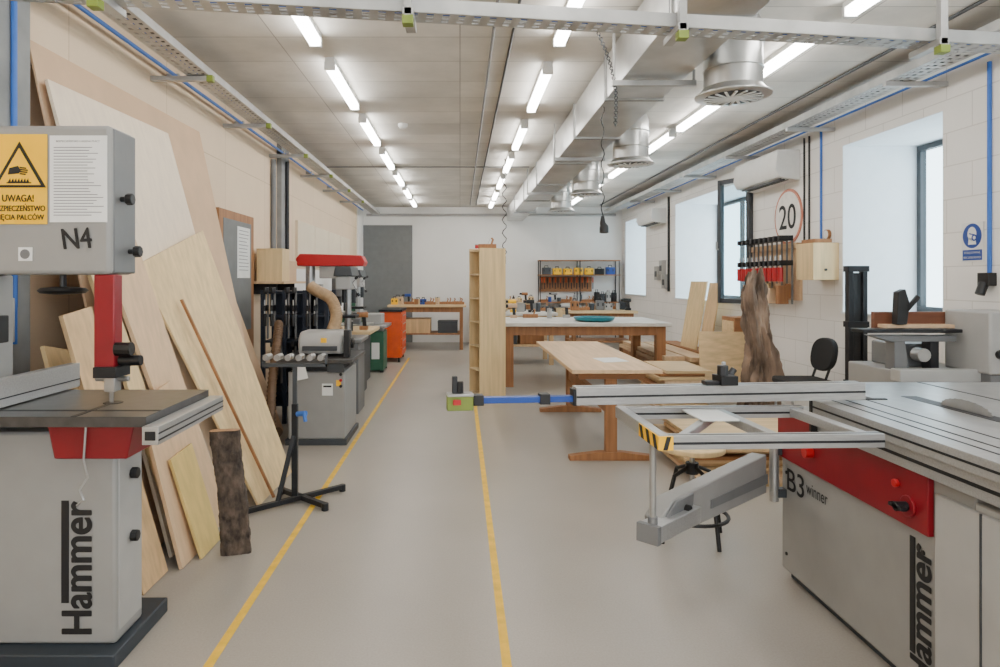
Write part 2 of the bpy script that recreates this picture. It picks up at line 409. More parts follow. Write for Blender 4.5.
e=top('hanging_power_cord','black power cord with socket hanging from the duct','power cord',(1.07,5.0,1.74))
pts=[(1.07+.012*math.sin(t*1.1),5.0+.01*math.cos(t*1.7),2.72-t*.029) for t in range(0,30)]+[(1.07,5,1.85)]
fin(G(BLACK).tube(pts,.004,8),'cord',e,bevel=0)
fin(G(BLACK).tube([(1.07,5,1.88),(1.07,5,1.83),(1.08,5,1.80)],.012,14,.03),'plug',e,bevel=.002)
fin(G(BLACK).lathe((1.08,5,0),[(.03,1.81),(.034,1.79),(.034,1.755),(.02,1.75)],16),'socket',e,bevel=0)
e=top('hanging_chain','thin steel chain looping down from the ceiling','chain',(.99,4.6,2.5))
g=G(GREYD); n=40
for k in range(n):
    t=k/(n-1); x=.88+.12*t+.05*math.sin(t*3.1); z=ZC-.02-.62*t
    g.ring((x,4.3,z),.011,.0035,'x' if k%2 else 'y',8,4)
c=fin(g,'chain_links',e,bevel=0); c['kind']='stuff'
e=top('hanging_power_cord','curly black cable hanging over the workbench','power cord',(.75,9,1.5))
g=G(BLACK).tube([(.6+.03*math.sin(k*1.3),9+.03*math.cos(k*1.3),ZC-k*.036) for k in range(38)],.006,6)
g.cyl((.6,9,1.62),(.6,9,1.72),.02,12); fin(g,'curly_cable',e,bevel=0)
e=top('smoke_detector','small round white smoke detector on the ceiling','smoke detector',(-.6,7,2.98))
fin(G(WHITE).lathe((-.6,7,0),[(.05,3.04),(.05,3.01),(.035,2.99),(.01,2.985)],20),'detector_body',e,bevel=0)

# ---------------------------------------------------------------- band saw (left)
bs=top('bandsaw','tall grey bandsaw with red guard and warning stickers','bandsaw',(-1.55,2.55,0))
fin(G(BASEM).box(-1.98,-1.235,2.38,2.82,0,.06),'base_plate',bs,bevel=.006)
fin(G(GREY).box(-1.95,-1.265,2.45,2.66,.06,.84),'lower_housing',bs,bevel=.012)
fin(G(GREYL).box(-1.285,-1.262,2.47,2.645,.10,.80),'housing_door_edge',bs,bevel=.004)
fin(G(GREY).box(-1.95,-1.285,2.45,2.63,1.42,1.97),'upper_housing',bs,bevel=.016)
fin(G(GREYM).box(-1.305,-1.281,2.47,2.635,1.425,1.962),'housing_door_edge',bs,bevel=.006)
fin(G(GREY).box(-1.97,-1.78,2.46,2.66,.84,1.42),'spine',bs,bevel=.008)
for yy,zz in ((2.52,1.705),(2.58,1.51),(2.56,.42),(2.56,.66)):
    kn=G(BLACK); kn.cyl((-1.283,yy,zz),(-1.25,yy,zz),.010,12); kn.cyl((-1.26,yy,zz),(-1.235,yy,zz),.022,8)
    fin(kn,'knob',bs,bevel=.003)
fin(G(RED).box(-1.352,-1.275,2.46,2.52,1.06,1.42),'blade_guard',bs,bevel=.005)
fin(G(DARK).box(-1.345,-1.26,2.44,2.55,1.04,1.08),'blade_guide',bs,bevel=.002)
fin(G(BLACK).cyl((-1.27,2.49,1.10),(-1.19,2.49,1.10),.02,12),'guide_knob',bs,bevel=.002)
fin(G(BLACK).cyl((-1.27,2.46,1.145),(-1.21,2.46,1.145),.026,10),'guide_knob',bs,bevel=.002)
fin(G(STEEL).box(-1.32,-1.28,2.47,2.52,.985,1.045).cyl((-1.365,2.5,1.03),(-1.24,2.5,1.03),.010,10),'guide_bearing',bs,bevel=.002)
fin(G(STEEL).box(-1.312,-1.299,2.495,2.5,.94,1.0),'saw_blade',bs,bevel=0)
g=G(IRON).box(-1.86,-1.055,2.24,2.80,.905,.94); g.use(DARK).box(-1.86,-1.055,2.34,2.36,.939,.9415).box(-1.31,-1.29,2.24,2.5,.939,.9415).cyl((-1.30,2.5,.9395),(-1.30,2.5,.942),.035,20)
fin(g,'saw_table',bs,bevel=.004)
g=G(RED).prism([(-1.45,2.38,.76),(-1.19,2.38,.76),(-1.16,2.38,.905),(-1.48,2.38,.905)],(0,.30,0)); fin(g,'trunnion',bs,bevel=.006)
g=G(ALU).box(-1.05,-.995,2.20,2.80,.855,.915); g.use(DARK).box(-.996,-.993,2.20,2.80,.868,.874).box(-.996,-.993,2.20,2.80,.89,.896).box(-1.04,-1.005,2.197,2.202,.87,.90)
fin(g,'fence_rail',bs,bevel=.003)
g=G(ALU).box(-1.67,-1.63,2.22,2.86,.945,1.045); g.use(DARK).box(-1.629,-1.627,2.22,2.86,.975,.98)
fin(g,'rip_fence',bs,bevel=.003)
g=G(BLACK).cyl((-1.50,2.52,1.42),(-1.50,2.52,1.35),.012,10).lathe((-1.5,2.52,0),[(.03,1.375),(.075,1.37),(.085,1.36),(.075,1.35),(.03,1.345)],24)
fin(g,'handwheel',bs,bevel=0)
g=G(BLACK).box(-1.80,-1.67,2.40,2.47,1.17,1.27); g.use(REDL).cyl((-1.71,2.40,1.22),(-1.71,2.38,1.22),.02,12); fin(g,'switch_box',bs,bevel=.004)
fin(G(STEEL).tube([(-1.33,2.37,.88),(-1.335,2.365,.76),(-1.32,2.365,.70),(-1.35,2.365,.655),(-1.335,2.365,.62),(-1.36,2.365,.60)],.004,6),'hook_wire',bs,bevel=0)
YF0=2.448
g=G(YEL).box(-1.72,-1.515,YF0-.003,YF0,1.605,1.935)
def tri(cx,cz,s,y): return [(cx-s,y,cz-s*.62),(cx+s,y,cz-s*.62),(cx,y,cz+s*1.1)]
g.use(INK).prism(tri(-1.615,1.80,.098,YF0-.004),(0,-.001,0))
g.use(YEL).prism(tri(-1.615,1.797,.079,YF0-.0055),(0,-.001,0))
g.use(INK)
yy=YF0-.008
g.prism([(-1.655,yy,1.786),(-1.615,yy,1.790),(-1.608,yy,1.80),(-1.618,yy,1.818),(-1.650,yy,1.81)],(0,.001,0))
for k in range(4):
    z=1.787+k*.0075; ln=(.022,.028,.030,.024)[k]
    g.prism([(-1.612,yy,z),(-1.612+ln,yy,z-.003),(-1.612+ln,yy,z+.002),(-1.612,yy,z+.005)],(0,.001,0))
for k in range(7):
    x=-1.655+k*.011; g.prism([(x,yy,1.758),(x+.011,yy,1.758),(x+.008,yy,1.772)],(0,.001,0))
g.prism([(-1.66,yy,1.754),(-1.57,yy,1.754),(-1.57,yy,1.758),(-1.66,yy,1.758)],(0,.001,0))
st=fin(g,'warning_sticker',bs,label='yellow warning sticker with hand in black triangle',bevel=0)
text(bs,'UWAGA!',(-1.62,YF0-.005,1.70),(1,0,0),(0,0,1),.115,.025,INK,heavy=.0008)
text(bs,'BEZPIECZEŃSTWO',(-1.6145,YF0-.005,1.666),(1,0,0),(0,0,1),.188,.027,INK,heavy=.0008)
text(bs,'CIĘCIA PALCÓW',(-1.6145,YF0-.005,1.630),(1,0,0),(0,0,1),.180,.029,INK,heavy=.0008)
g=G(PAPER).box(-1.505,-1.295,YF0-.003,YF0,1.612,1.93); g.use(INKG)
for k in range(24):
    ww=random.uniform(.12,.185); z=1.885-k*.0108; g.box(-1.49,-1.49+ww,YF0-.004,YF0-.0025,z,z+.0025)
fin(g,'instruction_sheet',bs,label='white printed instruction sheet',bevel=0)
text(bs,'BEZPIECZEŃSTWO I HIGIENA PRACY',(-1.40,YF0-.005,1.91),(1,0,0),(0,0,1),.16,.009,INK)
text(bs,'N4',(-1.405,YF0-.003,1.553),(1,0,.05),(-.15,0,1),.105,.075,INK,heavy=.0018)
g=G(PAPER).box(-1.62,-1.57,YF0-.003,YF0,1.47,1.52); g.use(INKG).cyl((-1.595,YF0-.005,1.495),(-1.595,YF0-.002,1.495),.018,16); fin(g,'small_sticker',bs,bevel=0)
fin(G(INK).box(-1.4625,-1.436,YF0-.003,YF0,.215,.59),'stripe_logo',bs,bevel=0)
text(bs,'Hammer',(-1.405,YF0-.003,.345),(0,0,1),(-1,0,0),.485,.110,INK,bold=.012,heavy=.0024)

e=top('switch_panel','grey electrical switch box on the concrete pilaster','switch box',(-2.07,2.95,1.1))
g=G(GREYL).box(-2.1,-2.0,2.75,3.0,1.12,1.32); fin(g,'box_body',e,bevel=.006)
g=G(REDL).cyl((-2.0,2.87,1.22),(-1.97,2.87,1.22),.03,14); fin(g,'switch_knob',e,bevel=.002)
e=top('notice_sheet','white notice with blue border on the concrete pilaster','notice',(-2.09,3.0,1.33))
g=G(BLUE).box(-2.1,-2.096,2.92,3.16,1.27,1.48); g.use(PAPER).box(-2.096,-2.094,2.93,3.15,1.28,1.47); g.use(INKG)
for k in range(8): g.box(-2.094,-2.093,2.95,3.12,1.45-k*.02,1.455-k*.02)
fin(g,'printed_sheet',e,bevel=0)

# ---------------------------------------------------------------- leaning boards
def board(name,label,bn,bf,tn,tf,t,m,cat='board',group='boards leaning on the wall'):
    a=Vector(bn);b=Vector(bf);c=Vector(tf);d=Vector(tn)
    n=(b-a).cross(d-a).normalized()
    if n.x<0: n=-n
    g=G(m).prism([a,b,c,d], -n*t)
    zmin=min(v.co.z for v in g.bm.verts)
    if zmin<0:
        for v in g.bm.verts: v.co.z-=zmin
    return fin(g,name,label=label,category=cat,group=group,bevel=.001)
board('fibreboard_sheet','very tall tan fibreboard sheet leaning on beige wall',(-1.58,3.32,0),(-1.58,5.5,0),(-2.15,3.32,2.6),(-2.15,5.5,2.62),.012,MDF)
board('plywood_sheet','large pale cream plywood sheet leaning on fibreboard',(-1.45,3.36,0),(-1.40,4.7,0),(-2.06,3.33,2.40),(-2.04,4.66,2.42),.018,PALE)
board('plywood_sheet','wide yellow birch plywood sheet leaning in front of sheets',(-1.24,4.12,0),(-1.22,4.84,0),(-1.80,3.72,1.48),(-1.79,4.64,1.74),.015,BIRCH)
board('wood_plank','wide pinkish beech plank leaning in front of plywood',(-1.36,3.60,0),(-1.36,3.94,0),(-1.78,3.34,1.52),(-1.79,3.68,1.62),.022,PINK)
board('wood_plank','light pine plank leaning behind bandsaw table',(-1.40,3.38,0),(-1.40,3.57,0),(-1.76,3.18,1.42),(-1.76,3.32,1.42),.02,BIRCH)
board('wood_plank','short pine board leaning behind bandsaw table',(-1.40,2.95,0),(-1.40,3.2,0),(-1.74,2.92,1.24),(-1.74,3.15,1.27),.02,PINE)
board('wood_plank','pale short board leaning behind bandsaw table',(-1.50,2.86,0),(-1.48,3.2,0),(-1.86,2.98,1.10),(-1.88,3.30,1.04),.02,BIRCH)
board('plywood_offcut','short yellow plywood offcut standing on the floor',(-1.29,3.34,0),(-1.29,3.60,0),(-1.44,3.32,.50),(-1.44,3.58,.52),.015,YPLY)
board('wood_plank','tan board leaning behind the short offcut',(-1.34,3.22,0),(-1.34,3.56,0),(-1.54,3.22,.80),(-1.54,3.54,.86),.018,PINK)
board('wood_plank','thin dark strip drawing a shaded gap across plywood sheet',(-1.19,4.28,0),(-1.19,4.30,0),(-1.66,3.98,1.28),(-1.66,4.00,1.28),.015,OAK)  # shade of a gap line put in as a slim dark strip
board('fibreboard_sheet','darker tan fibreboard sheet leaning beside the door',(-1.64,5.55,0),(-1.64,6.2,0),(-2.12,5.55,1.55),(-2.12,6.2,1.3),.015,MDF)
# live edge slab
g=G(BARK); N=60; rows=[]; K=44
for i in range(N+1):
    t=i/N; z=.63*t
    hw=.078-.008*math.sin(t*3)
    cx=-1.15-.05*t+.006*math.sin(t*5); cy=3.42
    pr=[]
    for j in range(K):
        a=2*math.pi*j/K; ca,sa=math.cos(a),math.sin(a)
        u=math.copysign(abs(ca)**.45,ca)*hw; v=math.copysign(abs(sa)**.6,sa)*.03
        d=noise.fractal(Vector((u*34,v*34,z*26)),1,2,5)*.006
        u+=d*ca; v+=d*sa*1.6
        pr.append(g.V((cx+u*.95-v*.2,cy+u*.25+v,z)))
    rows.append(pr)
for i in range(N):
    for j in range(K): g.F([rows[i][j],rows[i][(j+1)%K],rows[i+1][(j+1)%K],rows[i+1][j]],False)
g.F(rows[0][::-1]); g.use(SLAB).F(rows[-1])
fin(g,'live_edge_slab',label='rough bark-covered wood slab standing on the floor',category='wood slab',bevel=0)

# ---------------------------------------------------------------- roller stand
e=top('roller_stand','black folding roller support stand on the floor','roller stand',(-1.04,4.2,0))
for a,b in (((-1.30,3.92,.03),(-.78,4.42,.03)),((-1.17,4.36,.03),(-.82,4.05,.03))):
    g=G(DARK).beam(a,b,.035,.03)
    for p in (a,b): g.cyl((p[0],p[1],0),(p[0],p[1],.045),.022,12)
    fin(g,'foot',e,bevel=.003)
fin(G(DARK).beam((-1.12,4.09,.03),(-1.045,4.19,.42),.028,.028,(0,1,0)),'leg',e,bevel=.003)
fin(G(DARK).box(-1.058,-1.022,4.182,4.218,.04,.62),'post_sleeve',e,bevel=.003)
fin(G(GREYD).box(-1.053,-1.027,4.187,4.213,.62,.86),'post',e,bevel=.002)
fin(G(BLUEP).cyl((-1.02,4.18,.56),(-.96,4.15,.57),.016,10).cyl((-.97,4.15,.57),(-.96,4.14,.52),.012,8),'clamp_lever',e,bevel=0)
fin(G(GREYD).box(-1.24,-.84,4.17,4.23,.855,.875).box(-1.24,-1.235,4.17,4.23,.855,.93).box(-.845,-.84,4.17,4.23,.855,.93),'roller_bracket',e,bevel=.001)
for k in range(6):
    x=-1.21+k*.068; fin(G(STEEL).cyl((x,4.15,.915),(x,4.25,.915),.02,14),'roller',e,bevel=.001)

# ---------------------------------------------------------------- grey sander
e=top('sanding_machine','grey floor-standing sanding machine with rounded hood','sanding machine',(-1.24,5.8,0))
fin(G(GREY).box(-1.46,-.98,5.66,6.3,.05,.62),'cabinet',e,bevel=.008)
fin(G(GREYD).box(-1.48,-.96,5.64,6.32,0,.05),'plinth',e,bevel=.004)
fin(G(IRON).box(-1.54,-.90,5.58,6.34,.70,.735),'machine_table',e,bevel=.005)
fin(G(DARK).box(-1.42,-1.02,5.7,6.2,.62,.70),'table_bracket',e,bevel=.004)
g=G(GREYL)
hood=[(5.76,.76),(5.75,.84)]+[(5.86-.11*math.cos(a),.84+.11*math.sin(a)) for a in [k*math.pi/14 for k in range(1,8)]]+[(6.12,.95),(6.16,.90),(6.16,.735)]
g.prism([(-1.40,p[0],p[1]) for p in hood],(.38,0,0))
fin(g,'drum_cover',e,bevel=.02)
fin(G(GREYD).box(-1.36,-1.06,5.735,5.755,.79,.83),'hood_slot',e,bevel=.004)
fin(G(GREYD).box(-1.12,-.98,5.62,5.66,.62,.70),'front_guard',e,bevel=.003)
fin(G(BLACK).cyl((-1.02,5.9,.84),(-.94,5.9,.84),.045,16),'motor_end',e,bevel=.003)
fin(G(DARK).box(-1.0,-.95,5.72,5.80,.735,.97),'upright_guard',e,bevel=.004)
fin(G(YEL).box(-1.20,-1.15,5.744,5.747,.86,.90),'warning_label',e,bevel=0)
g=G(WHITE).box(-1.17,-1.08,5.654,5.66,.42,.52); g.use(INK).box(-1.16,-1.09,5.652,5.655,.49,.505); g.use(YEL).box(-1.05,-1.01,5.654,5.66,.50,.55)
fin(g,'control_plate',e,bevel=0)
g=G(WHITE).prism([(-1.40,5.565,.70),(-1.30,5.565,.70),(-1.27,5.565,.58),(-1.36,5.565,.56)],(0,.01,0)); fin(g,'cloth_tag',e,bevel=0)
for k in range(3): fin(G(REDL if k==1 else BLACK).cyl((-1.01,5.655,.60-.05*k),(-1.01,5.64,.60-.05*k),.013,12),'button',e,bevel=0)
def hose(label,pts,r,m):
    e=top('dust_hose',label,'dust extraction hose',tuple(pts[0]))
    P=[]; V=[Vector(p) for p in pts]
    for i in range(len(V)-1):
        for k in range(12): 
            t=k/12; p0=V[max(i-1,0)];p1=V[i];p2=V[i+1];p3=V[min(i+2,len(V)-1)]
            P.append(.5*((2*p1)+(p2-p0)*t+(2*p0-5*p1+4*p2-p3)*t*t+(3*p1-p0-3*p2+p3)*t**3))
    P.append(V[-1])
    g=G(m); g.tube(P,r,14)
    for i in range(1,len(P)-1,1):
        d=(P[i+1]-P[i-1]).normalized()
        a=P[i]-d*.006; b=P[i]+d*.006; g.cyl(a,b,r*1.12,14)
    fin(g,'corrugated_tube',e,bevel=0)
hose('brown corrugated dust hose hanging down to the floor',[(-1.66,6.1,1.0),(-1.60,5.85,.9),(-1.58,5.6,.5),(-1.57,5.55,.12),(-1.58,5.8,.08)],.036,HOSE)
hose('beige corrugated dust hose arching over machine',[(-1.18,6.15,.93),(-1.15,6.2,1.06),(-1.22,6.3,1.22),(-1.36,6.32,1.30),(-1.42,6.34,1.34)],.05,HOSEB)

# clamp rack left
e=top('clamp_rack','dark blue steel compartment rack holding clamps','clamp rack',(-1.6,6.6,0))
for x in (-1.92,-1.71,-1.51,-1.30):
    for y in (6.5,6.88): fin(G(RACKB).box(x-.02,x+.02,y-.02,y+.02,0,1.30),'post',e,bevel=.002)
for z in (.30,.55,.80,1.05,1.28):
    fin(G(RACKB).box(-1.90,-1.32,6.49,6.89,z-.012,z+.012),'rack_shelf',e,bevel=.002)
fin(G(RACKB).box(-1.90,-1.32,6.86,6.87,.1,1.26),'back_panel',e,bevel=.001)
def mkclamp(x,y,zt,L,hm,label,group,fx=0,fy=-1,jl=.12,jw=.02,hr=.017,hl=.12):
    c=top('bar_clamp',label,'clamp',(x,y,zt-L),group)
    a=Vector((fx,fy,0)); P=Vector((x,y,0))
    fin(G(GREYM).box(x-.008,x+.008,y-.008,y+.008,zt-L,zt),'bar',c,bevel=0)
    fin(G(DARK).beam(P+Vector((0,0,zt-.03)),P+a*jl+Vector((0,0,zt-.03)),jw,.055),'fixed_jaw',c,bevel=.003)
    fin(G(DARK).beam(P+Vector((0,0,zt-L*.4)),P+a*jl+Vector((0,0,zt-L*.4)),jw*1.1,.055),'sliding_jaw',c,bevel=.003)
    q=P+a*jl*.85
    fin(G(hm).cyl(q+Vector((0,0,zt-L*.4-.05-hl)),q+Vector((0,0,zt-L*.4-.05)),hr,10),'handle',c,bevel=.002)
    fin(G(STEEL).cyl(q+Vector((0,0,zt-L*.4-.05)),q+Vector((0,0,zt-L*.4+.08)),.006,8),'screw',c,bevel=0)
    return c
c0=mkclamp(-1.865,6.47,1.33,.50,BLACK,'dark bar clamp hanging on the blue rack','clamps on the blue rack')
for k in (1,3,4,6,7): clone(c0,(-1.865+k*.068,6.47,.83))
c0=mkclamp(-1.80,6.47,.82,.42,BLACK,'dark bar clamp hanging on the blue rack','clamps on the blue rack')
for k in (1,3,4,6): clone(c0,(-1.80+k*.068,6.47,.40))

# ---------------------------------------------------------------- red-topped machine
e=top('radial_arm_saw','red-topped radial arm machine with grey motor head','radial arm saw',(-1.5,8.1,0))
fin(G(GREYD).box(-1.95,-1.2,7.9,8.6,0,.76),'cabinet',e,bevel=.006)
fin(G(BIRCHX).box(-2.0,-1.05,7.8,8.7,.76,.80),'worktop',e,bevel=.003)
fin(G(STEEL).cyl((-1.85,8.25,.80),(-1.85,8.25,1.62),.06,20),'column',e,bevel=0)
fin(G(REDL).prism([(-1.98,8.1,1.57),(-1.18,8.1,1.57),(-1.16,8.1,1.62),(-1.2,8.1,1.70),(-1.95,8.1,1.72),(-2.0,8.1,1.66)],(0,.28,0)),'arm',e,bevel=.012)
fin(G(GREYL).box(-1.72,-1.3,8.14,8.34,1.42,1.57),'carriage',e,bevel=.01)
fin(G(GREYM).cyl((-1.5,8.24,1.2),(-1.5,8.24,1.42),.085,20),'motor_head',e,bevel=.004)
fin(G(DARK).cyl((-1.5,8.24,1.08),(-1.5,8.24,1.2),.04,16).cyl((-1.5,8.24,.98),(-1.5,8.24,1.08),.014,10),'spindle',e,bevel=.002)
fin(G(GREYL).box(-1.80,-1.68,8.1,8.2,1.0,1.35),'belt_cover',e,bevel=.004)

def drill(x,y,m,label,hm=None):
    hm=hm or GREYL
    e=top('drill_press',label,'drill press',(x,y,0))
    fin(G(m).box(x-.20,x+.16,y-.2,y+.25,0,.75),'cabinet',e,bevel=.006)
    fin(G(GREYL).box(x-.15,x+.12,y-.206,y-.2,.15,.65),'cabinet_door',e,bevel=.003)
    fin(G(STEEL).box(x-.24,x+.20,y-.24,y+.28,.75,.79),'worktop',e,bevel=.004)
    fin(G(STEEL).cyl((x,y+.12,.79),(x,y+.12,1.45),.035,18),'column',e,bevel=0)
    fin(G(hm).box(x-.08,x+.08,y-.2,y+.25,1.30,1.44),'head',e,bevel=.012)
    fin(G(GREYD).prism([(x-.10,y-.22,1.44),(x+.10,y-.22,1.44),(x+.08,y-.22,1.54),(x-.08,y-.22,1.54)],(0,.5,0)),'belt_cover',e,bevel=.01)
    fin(G(DARK).cyl((x,y+.2,1.15),(x,y+.2,1.32),.07,16),'motor',e,bevel=.004)
    fin(G(DARK).box(x-.12,x+.12,y-.15,y+.12,1.0,1.03),'drill_table',e,bevel=.004)
    fin(G(GREYM).box(x-.06,x+.06,y-.12,y+.0,.79,.86),'vice',e,bevel=.004)
    fin(G(DARK).cyl((x,y-.12,1.16),(x,y-.12,1.30),.025,14).cyl((x,y-.12,1.08),(x,y-.12,1.16),.01,8),'chuck',e,bevel=0)
    for k in range(3):
        a=k*2.1+.6; g=G(STEEL); g.tube([(x+.08,y-.08,1.37),(x+.14,y-.08+.12*math.cos(a),1.37+.12*math.sin(a))],.006,6); g.use(BLACK).cyl((x+.13,y-.08+.11*math.cos(a),1.37+.11*math.sin(a)),(x+.15,y-.08+.14*math.cos(a),1.37+.14*math.sin(a)),.016,8)
        fin(g,'feed_handle',e,bevel=0)
drill(-1.45,9.35,GREYD,'dark grey drill press standing beside the wood worktop')
drill(-1.22,7.15,GREYM,'grey pillar drill press standing before red-topped machine')
e=top('belt_sander','slim green cabinet bench sander with steel bed','sanding machine',(-1.3,10.3,0))
fin(G(GREEN).box(-1.40,-1.16,10.1,10.6,0.03,.62),'cabinet',e,bevel=.006)
fin(G(WHITE).box(-1.34,-1.22,10.095,10.1,.2,.45),'front_plate',e,bevel=.001)
fin(G(STEEL).box(-1.50,-1.10,10.0,10.7,.68,.72).box(-1.38,-1.18,10.2,10.5,.62,.68),'bed',e,bevel=.004)
fin(G(GREYL).box(-1.44,-1.2,10.15,10.6,.72,.88),'belt_unit',e,bevel=.01)
for x in (-1.40,-1.21):
    for y in (10.1,10.56): fin(G(BLACK).box(x,x+.05,y,y+.04,0,.03),'foot',e,bevel=0)
e=top('mortising_machine','green and grey mortising machine with tall head','mortising machine',(-1.75,10.6,0))
fin(G(GREEN).box(-1.95,-1.58,10.5,11.0,0,.85),'base',e,bevel=.008)
fin(G(STEEL).box(-2.0,-1.53,10.4,11.0,.85,.90),'bed',e,bevel=.004)
fin(G(GREEN).prism([(-1.88,10.75,.90),(-1.66,10.75,.90),(-1.70,10.75,1.6),(-1.84,10.75,1.6)],(0,.2,0)),'column',e,bevel=.01)
fin(G(GREYL).box(-1.84,-1.70,10.5,10.75,1.25,1.5),'head',e,bevel=.01)
fin(G(DARK).cyl((-1.77,10.6,1.05),(-1.77,10.6,1.25),.03,12),'chuck',e,bevel=0)
e=top('tool_cabinet','orange steel tool cabinet on castors beside machines','tool cabinet',(-1.2,11.5,0))
fin(G(ORANGE).box(-1.36,-1.0,11.3,12.2,.08,.86),'body',e,bevel=.006)
fin(G(DARK).box(-1.38,-.98,11.28,12.22,.86,.90),'top_tray',e,bevel=.004)
for k in range(5):
    d=fin(G(ORANGE).box(-1.0,-.985,11.34,12.16,.12+k*.145,.245+k*.145),'drawer',e,bevel=.003)
    fin(G(STEEL).box(-.985,-.975,11.5,12.0,.2+k*.145,.212+k*.145),'handle',d,bevel=.001)
for x in (-1.32,-1.04):
    for y in (11.36,12.14): fin(G(BLACK).cyl((x-.015,y,.04),(x+.015,y,.04),.04,14),'castor',e,bevel=0)

def crate(name,label,x0,x1,y0,y1,z0,z1,m,group=None,cat='box'):
    e=top(name,label,cat,((x0+x1)/2,(y0+y1)/2,z0),group); t=.012
    fin(G(m).box(x0,x1,y0,y1,z0,z0+t).box(x0,x0+t,y0,y1,z0+t,z1).box(x1-t,x1,y0,y1,z0+t,z1).box(x0+t,x1-t,y0,y0+t,z0+t,z1).box(x0+t,x1-t,y1-t,y1,z0+t,z1),'box_body',e,bevel=.002)
    fin(G(m).box(x0-.004,x1+.004,y0-.004,y1+.004,z1,z1+.014),'lid',e,bevel=.002)
    return e
def can(x,y,z,r,h,m,group):
    e=top('paint_can','small metal can standing on the bench','can',(x,y,z),group)
    fin(G(m).lathe((x,y,0),[(r*.97,z),(r,z+.005),(r,z+h-.005),(r*.97,z+h)],18),'can_body',e,bevel=0)
    fin(G(STEEL).lathe((x,y,0),[(r*.9,z+h),(r*1.02,z+h+.002),(r*1.02,z+h+.01),(r*.8,z+h+.008)],18),'lid',e,bevel=0)
def bottle(x,y,z,r,h,m,group):
    e=top('bottle','plastic glue bottle standing on the bench','bottle',(x,y,z),group)
    fin(G(m).lathe((x,y,0),[(r*.9,z),(r,z+.01),(r,z+h*.65),(r*.4,z+h*.82),(r*.35,z+h*.88)],16),'bottle_body',e,bevel=0)
    fin(G(BLACK).lathe((x,y,0),[(r*.45,z+h*.87),(r*.42,z+h*.95),(r*.1,z+h)],12),'cap',e,bevel=0)
def case(x,y,z,w_,h,m,group):
    e=top('tool_case','hard plastic tool case with carry handle','tool case',(x,y,z),group)
    fin(G(m).box(x-w_/2,x+w_/2,y-.06,y+.06,z,z+h*.8),'case_body',e,bevel=.01)
    fin(G(BLACK).tube([(x-w_*.2,y,z+h*.78),(x-w_*.18,y,z+h),(x+w_*.18,y,z+h),(x+w_*.2,y,z+h*.78)],.009,8),'handle',e,bevel=0)
    for s in (-1,1): fin(G(BLACK).box(x+s*w_*.3-.012,x+s*w_*.3+.012,y-.068,y-.06,z+h*.35,z+h*.6),'latch',e,bevel=.001)
def drillgun(x,y,z,m,group):
    e=top('cordless_drill','cordless drill standing on its battery','cordless drill',(x,y,z),group)
    fin(G(m).cyl((x-.07,y,z+.18),(x+.06,y,z+.18),.033,14),'drill_body',e,bevel=.002)
    fin(G(BLACK).cyl((x-.12,y,z+.18),(x-.07,y,z+.18),.022,12),'chuck',e,bevel=.002)
    fin(G(BLACK).beam((x+.02,y,z+.04),(x+.01,y,z+.17),.035,.045),'grip',e,bevel=.004)
    fin(G(m).box(x-.04,x+.06,y-.035,y+.035,z,z+.045),'battery',e,bevel=.004)
def plane(x,y,z,m,group):
    e=top('hand_plane','wooden hand plane resting on the bench','hand plane',(x,y,z),group)
    fin(G(m).box(x-.11,x+.11,y-.03,y+.03,z,z+.055),'plane_body',e,bevel=.004)
    fin(G(OAK).tube([(x+.05,y,z+.05),(x+.07,y,z+.11),(x+.05,y,z+.13)],.013,10),'tote',e,bevel=0)
    fin(G(STEEL).beam((x+.0,y,z+.04),(x+.03,y,z+.11),.04,.004,(1,0,0)),'plane_iron',e,bevel=0)
def clutter(x0,x1,y,z,n,group,seed):
    rnd=random.Random(seed)
    for k in range(n):
        x=x0+(x1-x0)*(k+.5)/n; yy=y+rnd.uniform(-.12,.12); c=rnd.choice([GREYD,WHITE,BIRCH,OAK,BLACK,GREYL,BASEM,GREYM,YEL,GREYL,MDF,GREYD,BLACK,BLUE])
        t=rnd.choice(['can','bottle','case','drill','plane','crate','plane','can','drill'])
        if t=='can': can(x,yy,z,rnd.uniform(.03,.055),rnd.uniform(.07,.15),c,group)
        elif t=='bottle': bottle(x,yy,z,.03,rnd.uniform(.14,.22),c,group)
        elif t=='case': case(x,yy,z,min(.30,(x1-x0)/n*.9),rnd.uniform(.12,.22),c,group)
        elif t=='drill': drillgun(x,yy,z,c,group)
        elif t=='plane': plane(x,yy,z,OAK,group)
        else:
            w_=min(.22,(x1-x0)/n*.85); crate('small_box','small wooden or card box on the bench',x-w_/2,x+w_/2,yy-.06,yy+.06,z,z+rnd.uniform(.05,.15),rnd.choice([BIRCH,OAK,MDF,GREYL]),group)

e=top('wall_shelf','wooden wall shelf carrying boxes beside the door','shelf',(-2.05,7.3,1.36))
fin(G(PINEY).box(-2.2,-1.85,7.0,8.0,1.36,1.385),'shelf_board',e,bevel=.002)
for y in (7.1,7.85): fin(G(DARK).box(-2.2,-1.95,y,y+.02,1.25,1.36),'bracket',e,bevel=.002)
crate('wooden_box','plain wooden box on wall shelf',-2.15,-1.88,7.05,7.35,1.385,1.72,BIRCH,'boxes on the wall shelf')
crate('cardboard_box','brown cardboard box on wall shelf',-2.15,-1.9,7.42,7.75,1.385,1.6,MDF,'boxes on the wall shelf')
clutter(-1.95,-1.10,7.98,.80,6,'items on the red machine table',77)
e=top('paper_notice','white paper notice taped on glazed door','notice',(-2.14,6.5,1.5))
g=G(PAPER).box(-2.145,-2.142,6.42,6.80,1.42,1.92); g.use(INKG)
for k in range(12): g.box(-2.142,-2.141,6.46,6.76-random.random()*.08,1.88-k*.035,1.886-k*.035)
fin(g,'printed_sheet',e,bevel=0)

